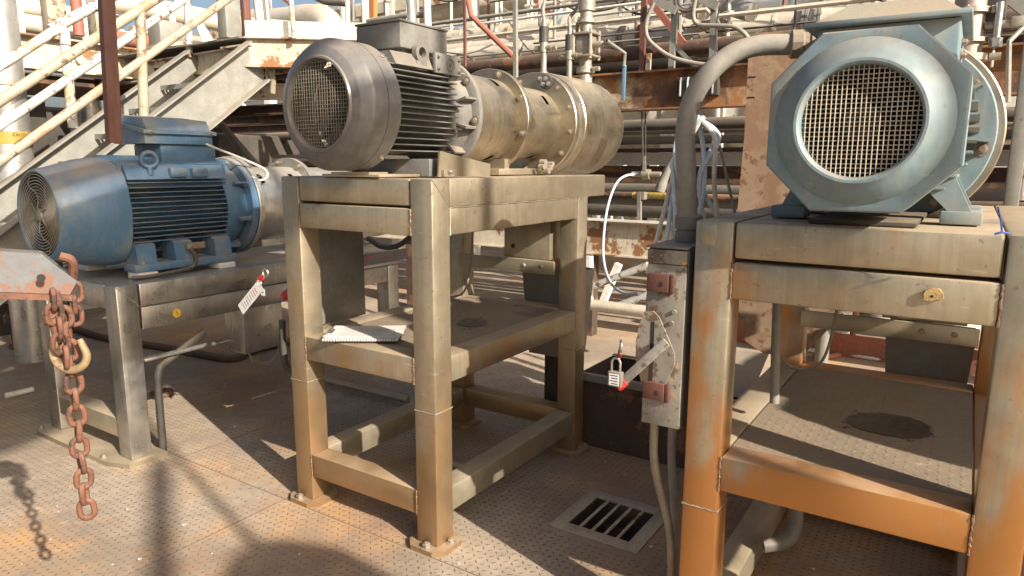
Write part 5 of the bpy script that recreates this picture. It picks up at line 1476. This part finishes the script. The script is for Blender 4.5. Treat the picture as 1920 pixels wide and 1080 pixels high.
for i, (a, b, r_) in enumerate((((1302, -8), (1410, 24), .075), ((1230, -25), (1322, 20), .085), ((1255, -14), (1300, 14), .10))):
    solo('jacketed_branch', ('right', 'middle', 'left')[i] + ' short silver branch pipe slanting at the top centre', 'pipe', MB().tube([AV(*a, 4.4), AV(*b, 4.1)], r_, 16), 'alu')
solo('coil_cable', 'coiled black cable hung at the top centre', 'cable coil', MB().torus(AV(1288, -2, 3.6), (1, .2, 0), .09, .012, 24, 8).torus(AV(1290, -4, 3.62), (1, -.1, .1), .085, .012, 24, 8), 'rubber')
solo('s_bend_pipe', 'cream pipe with a double bend above the dark brown pipe', 'pipe', MB().tube(spline([AV(1262, 72, 4.3), AV(1285, 68, 4.3), AV(1300, 55, 4.3), AV(1325, 48, 4.3), AV(1360, 44, 4.3)], 6), .045, 12), 'cream')

# ================================================================== PUMP B VALVES
def gauge_valve(px, ytop, ybot, ybody, uu, label, hose):
    b0 = Vector(AU(px, ybot, uu)); 
    # stand on the drum
    base = Vector((b0.x, uu, ZB + math.sqrt(max(.262 ** 2 - (uu - YB + .01) ** 2, .01)) - .004))
    t = thing('gauge_valve', label, 'valve', base, 'small valves on the pump drum')
    zt = AU(px, ytop, uu)[2] - base.z
    zb = AU(px, ybody, uu)[2] - base.z
    part('stem', MB().cyl((0, 0, 0), (0, 0, zb), .016, n=14).lathe((0, 0, 0), (0, 0, 1), [(0, .024), (.015, .024)], 12), 'valve', t)
    part('body', MB().cyl((0, 0, zb), (0, 0, zb + .05), .022, n=14).cyl((0, .05, zb + .02), (0, -.05, zb + .02), .015, n=12).cyl((0, -.05, zb + .02), (0, -.075, zb + .02), .011, n=8), 'valve', t)
    part('rubber_sleeve', MB().cyl((0, 0, zb + .051), (0, 0, zt), .025, n=14), 'rubber', t)
    part('ferrule', MB().cyl((0, 0, zt), (0, 0, zt + .035), .015, .012, n=12), 'valve', t)
    top = base + Vector((0, 0, zt + .03))
    pts = [top] + [Vector(AU(x, y, uu + .02)) for x, y in hose]
    part('hose', MB(base).tube(spline(pts, 6), .010, 10), 'conduit', t)
    return t


gauge_valve(1019, 50, 142, 98, .385, 'left small valve with black sleeve on the pump drum', ((1018, 20), (1022, 0), (1030, -25)))
gauge_valve(1067, 65, 152, 112, .385, 'middle small valve with black sleeve on the pump drum', ((1068, 35), (1080, 18), (1088, 0), (1088, -25)))
gauge_valve(1092, 72, 152, 118, .36, 'small valve with black sleeve beside the large drum valve', ((1092, 40), (1100, 15), (1105, -5), (1110, -30)))
solo('yellow_lever', 'yellow valve lever between the small drum valves', 'lever', MB().bar(AU(1083, 42, .40), AU(1081, 82, .40), .018, .006), 'tape')
ub = .31
bv0 = Vector(AU(1133, 172, ub)); base = Vector((bv0.x if bv0.x < 1.72 else 1.72, ub, ZB + .235))
bvt = thing('discharge_valve', 'large flanged discharge valve with blue handled lever on the pump drum', 'valve', base)
zz = lambda y: AU(1133, y, ub)[2] * 0 + (1.45 + ((Vector(AU(1133, y, ub)).z - 1.45) * 1.0)) - base.z
k_ = 1.0
# heights measured on the vertical through the base
def zy(y):
    r = ray(1130, y); w = world(base); t = math.hypot(w.x, w.y) / math.hypot(r.x, r.y)
    return H + r.z * t - base.z
part('pipe', MB().lathe((0, 0, zy(175)), (0, 0, 1), [(0, .038), (zy(142) - zy(175), .038), (zy(140) - zy(175), .034), (zy(108) - zy(175), .034)], 20), 'valve', bvt)
part('clamp_ring', MB().lathe((0, 0, zy(137)), (0, 0, 1), [(0, .036), (0, .05), (zy(126) - zy(137), .05), (zy(126) - zy(137), .036)], 20).cyl((-.02, -.05, zy(131)), (-.02, -.095, zy(131)), .012, n=10), 'valve', bvt)
yb, yt_ = zy(108), zy(62)
bb = MB(); bb.box(-.045, .045, -.045, .045, yb + .012, yt_ - .012, .012)
for z_ in (yb, yt_ - .012): bb.obox((0, 0, z_ + .006), (1, 0, 0), (0, 1, 0), (0, 0, 1), .125, .125, .012, .004)
for sx in (-1, 1):
    for sy in (-1, 1): bb.cyl((sx * .052, sy * .052, yb - .012), (sx * .052, sy * .052, yt_ + .014), .009, n=8)
bb.cyl((0, -.045, (yb + yt_) / 2), (0, -.1, (yb + yt_) / 2), .018, n=12)
part('body', bb, 'valve', bvt)
part('neck', MB().lathe((0, 0, yt_), (0, 0, 1), [(0, .034), (.05, .034), (.052, .052), (.07, .052), (.072, .034), (.11, .036)], 20), 'valve', bvt)
part('knurled_coupling', MB().lathe((0, 0, yt_ + .11), (0, 0, 1), [(0, .04), (.005, .047), (.14, .047), (.3, .045)], 28), 'valve', bvt)
lv = part('lever', MB(base).tube([base + Vector((0, -.10, (yb + yt_) / 2)), base + Vector((-.03, -.14, (yb + yt_) / 2 + .01)), Vector(AU(1172, 100, .17)), Vector(AU(1170, 125, .17))], .009, 8), 'galv', bvt)
part('grip', MB(base).bar(Vector(AU(1171, 122, .17)), Vector(AU(1168, 188, .17)), .022, .011, (1, 0, 0), .003), 'bluegrip', lv)

# ================================================================== PUMP C DISCHARGE VALVE (right edge)
cvb = Vector((1.15, YC - .02, ZC + .275))
cvt = thing('discharge_valve', 'large flanged pipe valve with long lever behind the teal motor', 'valve', cvb)


def zc(px, y):
    r = ray(px, y); w = world(cvb); t = math.hypot(w.x, w.y) / math.hypot(r.x, r.y)
    return H + r.z * t - cvb.z


def lat(px, y, u):
    return Vector(AU(px, y, u)) - cvb


# column stands where the photo ray meets the pump axis plane
cv_ = Vector(AV(1812, 80, 1.12)); cvb = Vector((cv_.x, cv_.y, ZC + .2)); cvt.location = world(cvb)
part('pipe', MB().cyl((0, 0, 0), (0, 0, .75), .048, n=24), 'valve', cvt)
for (y0, y1, rr_) in ((28, 18, .062), (82, 74, .062), (116, 104, .07)):
    zz0, zz1 = zc(1812, y0), zc(1812, y1)
    part('flange', MB().lathe((0, 0, zz0), (0, 0, 1), [(0, .04), (0, rr_), (abs(zz1 - zz0), rr_), (abs(zz1 - zz0), .04)], 24), 'valve', cvt)
    part('clamp_ear', MB().cyl((-.01, -rr_, (zz0 + zz1) / 2), (-.01, -rr_ - .035, (zz0 + zz1) / 2), .013, n=10), 'valve', cvt)
zz0, zz1 = zc(1850, 92), zc(1850, 10)
part('tie_rod', MB().cyl((-.03, -.085, zz0), (-.03, -.085, zz1), .0115, n=10).cyl((-.03, -.085, zz0), (-.03, -.085, zz0 + .03), .019, n=6), 'chrome', cvt)
part('stem', MB().cyl((-.01, -.05, zc(1850, 50)), (-.02, -.135, zc(1850, 50)), .014, n=12).box(-.035, .0, -.16, -.12, zc(1850, 58), zc(1850, 38), .004), 'valve', cvt)
lv = MB(); q0 = Vector((-.02, -.16, zc(1865, 55))); q1 = Vector(AV(1892, 78, 1.06)) - cvb; q2 = Vector(AV(1890, 192, 1.06)) - cvb
lv.tube([q0, q1, q1 + (q2 - q1) * .06, q2], .008, 8)
part('lever', lv, 'galv', cvt)
lg = thing('instrument_tag', 'small pale instrument label hung on wires near the right edge', 'tag', AV(1861, 112, 1.2))
part('card', MB().box(-.012, .012, -.004, .004, -.025, .03, .002), 'paper', lg); part('wire', MB().tube([(0, 0, .03), (.005, .0, .08)], .002, 6), 'rubber', lg)
part('print_line', MB().box(-.008, .008, -.0049, -.0042, .012, .02), 'boxdark', lg)
bk = thing('limit_switch', 'black switch assembly at the top right corner', 'switch', AV(1868, 18, 1.15))
part('case', MB().box(-.03, .03, -.03, .03, -.04, .05, .006), 'rubber', bk); part('cap', MB().box(.03, .055, -.02, .02, -.02, .02, .003), 'boxdark', bk)
a, b = AV(1908, 60, 1.55), AV(1893, 400, 1.55)
gpt = thing('galvanised_post', 'tall galvanised post at the right edge beside the stand', 'post', (b[0], b[1], 0))
gpo = (b[0], b[1], 0)
part('upright', MB(gpo).bar(Vector((b[0], b[1], 3.0)), Vector((b[0], b[1], .001)), .05, .05, (0, 1, 0), .004), 'galv', gpt)
part('slanting_arm', MB(gpo).bar(AV(1885, -10, 1.5), AV(1935, 30, 1.5), .04, .03, (1, 0, 0)), 'galv', gpt)
solo('right_pipe', 'dark pipe fitting hanging right of the galvanised post', 'pipe', MB().lathe(AV(1912, 375, 1.7), (0, 0, 1), [(0, .03), (.02, .03), (.02, .02), (.1, .02), (.1, .032), (.16, .032), (.16, .018), (.4, .018)], 14), 'valve')

# behind C: checker kick plate, hoses
kp = thing('kick_plate', 'red oxide tread plate upstand seen under the right stand table', 'plate', AZ(1600, 672, 0))
q = Vector(AZ(1600, 672, 0))
part('plate', MB(q).box(q.x, q.x + .01, q.y - 2.2, q.y + 1.0, .001, .18), 'redchecker', kp)
lm = lug_mesh('kick_lug', 'redchecker', -2.2, 1.0, .01, .17, 0, .045, L=.036, Wd=.012, hh=.004)
for v_ in lm.vertices:
    x, y, z = v_.co; v_.co = (-z - .0002, x, y)
part('tread_lug', lm, None, kp, kind='stuff')
solo('grey_post', 'grey round post seen under the right stand table', 'post', MB().tube([(q.x - .25, q.y + .19, .001), (q.x - .25, q.y + .16, 1.0)], .05, 16), 'greybeam')
solo('red_hose', 'red hose coiled on the deck beyond the right stand', 'hose', MB().tube(spline([AZ(1525, 668, .02), AZ(1560, 668, .02), AZ(1590, 655, .03), AV(1603, 600, q.x - .1), AV(1606, 555, q.x - .1)], 7), .022, 12), 'redlight')
solo('grey_hose', 'grey hose lying on the sunlit deck beyond the right stand', 'hose', MB().tube(spline([AZ(1500, 655, .02), AZ(1560, 660, .02), AZ(1640, 672, .02), AZ(1740, 680, .02)], 7), .018, 10), 'cablelight')
for i, (x, w_, mt) in enumerate(((1580, .1, 'white'), (1640, .12, 'greybeam'), (1800, .2, 'cream'), (1830, .12, 'alu'), (1700, .2, 'darkpipe'))):
    p = Vector(AZ(x, 600, 0)); p.x = 4.6 + .3 * i
    yy = AV(x, 600, p.x)[1]
    solo('skid_pipe', 'upright pipe on the skid beyond the right stand', 'pipe', MB().tube([(p.x, yy, .001), (p.x, yy, 1.1)], w_, 14), mt, 'skid pipes')

# ================================================================== FAR PLANT
random.seed(21)
far = [('white', 'pale far rack column'), ('cream', 'cream far pipe'), ('alu', 'silver far pipe')]
for j, v in enumerate((6.8, 8.6, 11.0)):
    y = -6.0 + j * .5
    while y < 11:
        solo('far_column', 'pale steel column of the far pipe racks', 'column', MB().ibeam((v, y, .001), (v, y, .002), .01, .01) if False else MB().bar((v, y, .001), (v, y, 5.6 + j * .8), .16, .16), 'white' if (int(y * 3) % 3) else 'creambeam', 'far rack columns')
        y += 1.55 + .3 * j
    for z in (2.1, 3.0, 3.9, 5.0):
        solo('far_beam', 'pale cross beam of the far pipe racks', 'beam', MB().bar((v, -7, z + .1 * j), (v, 12, z + .1 * j), .12, .16), 'creambeam' if (j + int(z)) % 3 == 0 else 'white', 'far rack beams')
    y = -5.5
    k = 0
    while y < 10:
        z0 = 2.1 + .9 * (k % 3)
        solo('far_brace', 'thin diagonal brace of the far pipe racks', 'brace', MB().bar((v - .05, y, z0), (v - .05, y + 1.5, z0 + .9), .05, .05), ('white', 'galv', 'redlight')[k % 3] if k % 5 else 'orange', 'far rack braces')
        y += 1.25; k += 1
    for k in range(7):
        z = 1.3 + k * .42 + random.uniform(-.06, .06); r_ = random.choice((.05, .07, .1, .14))
        solo('far_pipe', 'jacketed pipe of the far pipe racks', 'pipe', MB().tube([(v + .3 + .1 * (k % 3), -7, z), (v + .3 + .1 * (k % 3), 12, z)], r_, 12), ('cream', 'alu', 'cream', 'white')[(k + j) % 4], 'far rack pipes')
for k in range(16):
    y = random.uniform(-5, 9); v = random.uniform(5.2, 9); r_ = random.choice((.04, .05, .09, .12))
    solo('far_riser', 'upright jacketed pipe among the far racks', 'pipe', MB().tube([(v, y, .6), (v, y, random.uniform(3, 5.5))], r_, 12), random.choice(('cream', 'alu', 'white', 'cream')), 'far riser pipes')
for k in range(9):
    y = random.uniform(-3, 8); v = random.uniform(5, 7.5); z = random.uniform(2.2, 3.6)
    solo('far_elbow', 'bent jacketed pipe among the far racks', 'pipe', MB().tube(spline([(v, y, z - .7), (v, y, z - .15), (v, y + .12, z), (v, y + .9, z + .02)], 5), .08, 12), random.choice(('cream', 'alu')), 'far elbows')
for (px, v, r_, z1, mt, lab) in ((970, 13, .8, 9, 'towergrey', 'pale blue grey vessel far behind the valve hoses'), (930, 15, .7, 9, 'alu', 'silver vessel far behind the grey motor'), (1120, 12, .9, 8, 'towergrey', 'grey vessel far behind the discharge valve'), (1445, 14, 1.2, 9, 'towergrey', 'grey vessel far behind the conduit bend'), (720, 16, 1.0, 4.6, 'white', 'white tank far behind the vent pipe'), (1700, 13, 1.3, 6, 'alu', 'silver vessel far behind the teal motor lid')):
    p = AV(px, 100, v)
    solo('process_vessel', lab, 'vessel', MB().lathe((p[0], p[1], .001), (0, 0, 1), [(0, r_), (z1 * .97, r_), (z1, r_ * .5)], 32), mt)
# big cream elbow with wrinkled jacket at the top left of the grey motor
el = thing('jacketed_elbow', 'large wrinkled cream jacketed elbow behind the grey motor', 'pipe', AV(600, 60, 4.2))
eo = AV(600, 60, 4.2)
sp1 = spline([AV(440, 42, 4.6), AV(520, 40, 4.4), AV(580, 34, 4.2), AV(612, 42, 4.1), AV(622, 66, 4.0), AV(622, 100, 4.0)], 8)
part('jacket', MB(eo).tube(sp1, [.16 + (.006 if i % 2 else 0) * (1 if i > 18 else 0) for i in range(len(sp1))], 18), 'cream', el)
solo('lower_jacket_pipe', 'smaller cream pipe under the wrinkled cream elbow', 'pipe', MB().tube(spline([AV(440, 40, 4.0), AV(520, 48, 3.9), AV(575, 55, 3.8), AV(592, 64, 3.8), AV(596, 85, 3.8)], 7), .07, 14), 'cream')
solo('red_lagging', 'faded red lagging roll on the platform edge', 'lagging', MB().tube([AV(548, 66, 2.9), AV(598, 70, 2.9)], .04, 12), 'redlight')
solo('orange_upright', 'orange upright behind the guard posts', 'post', MB().bar(AV(698, -10, 3.6), AV(698, 55, 3.6), .09, .05, (1, 0, 0)), 'orange')
for (a, b, w_, mt, lab) in (((871, -10), (872, 125), .018, 'redpost', 'dark red rod behind the grey motor flange'), ((966, -5), (967, 152), .028, 'galv', 'bright galvanised rod behind the lantern flange')):
    solo('upright_rod', lab, 'rod', MB().bar(AV(*a, 2.6), AV(*b, 2.6), w_, w_, (1, 0, 0)), mt)
solo('strut', 'red diagonal strut behind the lantern', 'strut', MB().tube([AV(876, -8, 2.75), AV(884, 30, 2.75), AV(962, 106, 2.75)], .022, 8), 'redlight')
cp2 = thing('pipe_coupling', 'silver grooved coupling with blue top on a cream pipe', 'coupling', AV(1045, 55, 5.3))
part('coupling', MB().lathe((0, .14, 0), (0, -1, 0), [(0, .11), (0, .14), (.05, .145), (.05, .115), (.2, .115), (.2, .145), (.26, .14), (.26, .11)], 24), 'alu', cp2)
part('blue_cap', MB().cyl((0, 0, .1), (0, 0, .2), .06, n=14), 'bluegrip', cp2)

# ================================================================== NEXT STAND to the right (out of frame, shades the right stand's shelf)
for src, lab in ((standC, 'unseen fourth stand right of the teal motor stand, shading its shelf'), (tc_, 'unseen teal electric motor on the unseen fourth stand')):
    c = copy_tree(src); c.location = src.location + world((.03, -1.734, 0)) - world((0, 0, 0)); c['label'] = lab
# ================================================================== ADDED SHADOW CASTERS behind the camera (unseen pipes that shade the left half)
phi = R(34)
sv2 = Vector((-math.sin(SUN_AZ), math.cos(SUN_AZ), 0)); nv2 = Vector((math.cos(SUN_AZ), math.sin(SUN_AZ), 0))
tE = math.tan(SUN_EL)
def sunpt(q, h, k):      # world point that is k metres along the sun's heading, q across it, and shades height h + ... below
    w = sv2 * k + nv2 * q; w.z = h - k * tE
    return Vector(_site(w))
kk = -4.0
for i in range(6):
    h0 = 2.82 + i * .235
    q0, q1 = -7.0, (1.5, 1.06, 1.42, 1.42, 1.3, 1.3)[i]
    kq = lambda q: kk + (q - 1.2) * math.tan(phi)
    zc0 = h0 - kk * tE + 0 * i
    a = Vector(_site(sv2 * kq(q0) + nv2 * q0 + Vector((0, 0, zc0)))); b = Vector(_site(sv2 * kq(q1) + nv2 * q1 + Vector((0, 0, zc0))))
    solo('shadow_caster_pipe', 'unseen pipe added behind the viewer to shade the left half', 'pipe', MB().tube([a, b], (.108, .108, .108, .10, .08, .10)[i], 16), 'cream', 'added shadow pipes')  # added out of view only to shade the left half
for q in (1.667,):
    w = sv2 * (kk + (q - 1.2) * math.tan(phi) - .16) + nv2 * q
    a = Vector(_site(w))
    solo('shadow_caster_column', 'unseen slim column added behind the viewer to cast a stripe', 'column', MB().bar((a.x, a.y, .001), (a.x, a.y, 6.6), .06, .06), 'white', 'added shadow columns')  # added out of view for its upright shadow stripe

d3 = Vector((cT * sd.x + sT * sd.y, -sT * sd.x + cT * sd.y, sd.z))
f0, f1 = Vector(AZ(299, 872, 0)), Vector(AZ(303, 1090, 0))
solo('shadow_caster_brace', 'unseen slanting pipe added behind the viewer to cast a streak on the deck', 'brace', MB().tube([f0 - d3 * 9.5 + (f0 - f1) * .03, f1 - d3 * 9.5 + (f1 - f0) * .8], .05, 12), 'white')  # added out of view, set so its shadow streaks the deck
f2 = Vector(AZ(628, 1190, 0)) - d3 * 6.5
solo('shadow_caster_drum', 'unseen round body added behind the viewer to shade the near deck', 'drum', MB().lathe(f2, (0, 0, 1), [(-.33, .05), (-.30, .15), (-.2, .26), (0, .33), (.2, .26), (.3, .15), (.33, .05)], 24).cyl(f2 + Vector((0, 0, .33)), f2 + Vector((0, 0, 2.2)), .02), 'darkpipe')  # added out of view for the round shadow on the near deck

# ================================================================== FAR CABINS AND MACHINERY (close the view under the racks)
random.seed(14)
for k in range(9):
    y = -9 + k * 3.6; v = 14 + .6 * (k % 3); hgt = 2.0 + .5 * (k % 2)
    t = thing('site_cabin', 'pale site cabin far behind the pipe racks', 'cabin', (v, y, 0), 'far site cabins')
    part('wall', MB((v, y, 0)).box(v, v + 2.4, y - 1.6, y + 1.6, .001, hgt, .01), ('white', 'creambeam', 'redlight', 'white')[k % 4], t)
    part('roof', MB((v, y, 0)).box(v - .1, v + 2.5, y - 1.7, y + 1.7, hgt + .001, hgt + .08, .01), 'greybeam', t)
    part('door', MB((v, y, 0)).box(v - .03, v - .001, y - .5, y + .4, .1, 1.9, .01), 'greybeam', t)
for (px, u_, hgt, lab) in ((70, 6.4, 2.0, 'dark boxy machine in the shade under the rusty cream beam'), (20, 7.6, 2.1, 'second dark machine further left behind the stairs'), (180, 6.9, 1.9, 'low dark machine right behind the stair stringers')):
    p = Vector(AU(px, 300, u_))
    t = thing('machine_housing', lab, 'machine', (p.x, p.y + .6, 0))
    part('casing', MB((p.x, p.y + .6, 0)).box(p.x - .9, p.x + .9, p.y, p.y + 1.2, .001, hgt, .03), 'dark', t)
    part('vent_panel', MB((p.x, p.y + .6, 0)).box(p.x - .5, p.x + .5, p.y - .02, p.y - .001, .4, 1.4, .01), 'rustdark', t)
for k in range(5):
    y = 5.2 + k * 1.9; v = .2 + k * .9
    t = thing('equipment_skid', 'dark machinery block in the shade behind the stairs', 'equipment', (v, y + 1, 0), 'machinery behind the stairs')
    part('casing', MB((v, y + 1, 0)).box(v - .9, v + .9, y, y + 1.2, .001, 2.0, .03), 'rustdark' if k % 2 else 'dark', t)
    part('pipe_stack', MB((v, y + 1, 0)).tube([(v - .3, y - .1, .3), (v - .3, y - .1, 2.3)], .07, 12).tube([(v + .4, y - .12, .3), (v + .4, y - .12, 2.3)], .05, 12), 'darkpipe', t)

def stain(pxs, z, name_parent, org, ctr):
    p = [Vector(AZ(x, y, z)) - Vector(org) for x, y in pxs]
    c = sum(p, Vector()) / len(p); pts = []
    q = spline(p + [p[0]], 6)
    for v_ in q[:-1]: pts.append(c + (v_ - c) * random.uniform(.93, 1.05))
    mb = MB().prism(pts, (0, 0, .0006))
    part('oil_stain', mb, 'oil', name_parent)
    for k in range(14):
        a = random.uniform(0, 6.28); e_ = (p[int(a / 6.29 * len(p))] - c)
        q0 = c + e_ * random.uniform(1.03, 1.45) + Vector((random.uniform(-.02, .02), random.uniform(-.02, .02), 0)); r_ = random.uniform(.0015, .006)
        part('oil_drip', MB().prism([q0 + Vector((r_ * math.cos(j) * 1.2, r_ * math.sin(j), 0)) for j in (0, .8, 1.7, 2.5, 3.3, 4.2, 5.2)], (0, 0, .0005)), 'oil', name_parent)


M['oil'] = mat('dried_oil', (0.035, 0.028, 0.022), (0.06, 0.05, 0.04), 14, 0, 0.42, 0.2, 120, 0.1)
spl = {}
for stn in (standB, standC):
    spl[stn.name] = [c for c in stn.children if c.name.startswith('shelf_plate')][0]
stain(((1582, 788), (1610, 775), (1660, 776), (1710, 784), (1745, 800), (1740, 818), (1700, 822), (1640, 812), (1600, 800)), .655 - .0018, spl[standC.name], (CV, CU, 0), None)
stain(((853, 608), (870, 598), (895, 597), (912, 602), (908, 610), (880, 613)), .747 - .0018, spl[standB.name], (0, 0, 0), None)
# grit under and around the stands
gb_ = MB(); rg_ = random.Random(8)
for k in range(1500):
    x = rg_.uniform(-1.5, 2.2); y = rg_.uniform(-2.0, 2.9)
    if DR[0] - .02 < x < DR[1] + .02 and DR[2] - .02 < y < DR[3] + .02: continue
    r_ = rg_.uniform(.0015, .0045) * (1.8 if rg_.random() < .06 else 1)
    a = rg_.uniform(0, 6.28)
    v4 = [(x + r_ * math.cos(a + j * 2.1), y + r_ * math.sin(a + j * 2.1), .0004) for j in range(3)] + [(x, y, .0004 + r_ * .9)]
    gb_.add(v4, [(0, 1, 3), (1, 2, 3), (2, 0, 3)])
part('grit', gb_, mat('dry_grit', (0.22, 0.15, 0.11), (0.4, 0.33, 0.26), 40, 0, .9), deck, kind='stuff')

# ================================================================== SMALL BORE TANGLE on the rack
random.seed(33)
for k in range(26):
    y = -2.6 + k * .26 + random.uniform(-.1, .1); v = random.uniform(3.9, 5.4); z0 = random.uniform(2.15, 2.5); z1 = random.uniform(2.9, 4.2)
    r_ = random.choice((.012, .018, .025))
    t = thing('small_bore_riser', 'thin upright line with a small valve among the rack pipes', 'riser', (v, y, z0), 'small risers on the rack')
    m1 = ('galv', 'white', 'alu', 'darkpipe', 'redpost', 'peel')[k % 6]
    part('line', MB((v, y, z0)).tube([(v, y, z0), (v, y, z1)], r_, 8), m1, t)
    zc_2 = random.uniform(z0 + .2, z1 - .2)
    part('valve_body', MB((v, y, z0)).cyl((v, y, zc_2 - .06), (v, y, zc_2 + .06), r_ * 2.1, n=10).lathe((v, y, zc_2 - .07), (0, 0, 1), [(0, r_ * 3), (.02, r_ * 3)], 10).lathe((v, y, zc_2 + .05), (0, 0, 1), [(0, r_ * 3), (.02, r_ * 3)], 10), 'valve', t)
    part('hand_wheel', MB((v, y, z0)).torus((v - .1, y, zc_2), (1, 0, 0), .05, .007, 16, 6).cyl((v, y, zc_2), (v - .1, y, zc_2), .007, n=6), ('redlight', 'bluegrip', 'galv')[k % 3], t)
for k in range(11):
    z = 2.30 + k * .075; v = 3.82 + .07 * (k % 4)
    y0 = random.uniform(-3.5, -1.0); y1 = random.uniform(1.5, 4.8)
    ye = random.uniform(-.5, 1.2)
    solo('tubing_run', 'thin tubing line with a jog running along the rack', 'tubing', MB().tube([(v, y0, z), (v, ye, z), (v, ye + .06, z + .06), (v, y1, z + .06)], random.choice((.009, .013, .018)), 8), ('alu', 'white', 'galv', 'darkpipe', 'cream')[k % 5], 'tubing along the rack')
for k in range(16):
    y = -2.2 + k * .36; v = random.uniform(3.6, 4.6); z = random.uniform(2.5, 3.4)
    solo('rack_cable', 'loose cable slung between the rack pipes', 'cable', MB().tube(spline([(v, y, z), (v, y + .25, z - random.uniform(.05, .3)), (v, y + .6, z - random.uniform(.0, .2)), (v, y + .9, z + random.uniform(-.1, .2))], 6), random.choice((.007, .011)), 6), ('conduit', 'cablelight', 'rubber')[k % 3], 'slung cables on the rack')
for k in range(6):
    y = -2.5 + k * 1.5; v = 5.9 + .3 * (k % 3)
    t = thing('rack_railing', 'pale walkway railing on the upper rack', 'railing', (v, y, 2.9), 'rack railings')
    for j in range(4): part('post', MB((v, y, 2.9)).tube([(v, y + j * .42, 2.9), (v, y + j * .42, 4.0)], .02, 8), 'white', t)
    for z in (3.4, 4.0): part('rail', MB((v, y, 2.9)).tube([(v, y - .05, z), (v, y + 1.35, z)], .02, 8), 'white', t)
for k in range(30):
    v = random.choice((4.6, 4.9, 5.2, 5.8, 5.4, 5.0)); zz_ = {4.6: AV(1200, 76, 4.6)[2], 4.9: AV(1200, 54, 4.9)[2], 5.2: AV(1200, 40, 5.2)[2], 5.8: AV(1000, 55, 5.8)[2], 5.4: AV(960, 78, 5.4)[2], 5.0: AV(960, 98, 5.0)[2]}[v]
    rr_ = {4.6: .11, 4.9: .05, 5.2: .075, 5.8: .11, 5.4: .075, 5.0: .05}[v]
    y = random.uniform(-2.6, 4.5)
    mb = MB(); mb.lathe((v, y, zz_), (0, 1, 0), [(0, rr_ + .001), (0, rr_ + .04), (.022, rr_ + .04), (.022, rr_ + .001)], 18, False, False).lathe((v, y + .028, zz_), (0, 1, 0), [(0, rr_ + .001), (0, rr_ + .04), (.022, rr_ + .04), (.022, rr_ + .001)], 18, False, False)
    solo('pipe_flange', 'bolted flange pair on a rack pipe', 'flange', mb, random.choice(('valve', 'rust', 'galv')), 'flanges on the rack pipes')

# ================================================================== DEBRIS on the deck
random.seed(3)
for i, (x, y) in enumerate(((264, 794 + 0), (345, 985), (262, 1049), (1220, 1026), (1525, 1068), (860, 1058), (1170, 890), (440, 800), (1148, 855), (1135, 866), (820, 845))):
    p = AZ(x, y, .002); s_ = random.uniform(.004, .010)
    solo('paper_scrap', 'tiny pale scrap lying on the dusty deck', 'scrap', MB().prism([(p[0] - s_, p[1] - s_ * .5, .003), (p[0] + s_, p[1] - s_ * .7, .004), (p[0] + s_ * .6, p[1] + s_, .003), (p[0] - s_ * .8, p[1] + s_ * .6, .005)], (0, 0, .0015)), 'paper', 'scraps on the deck')
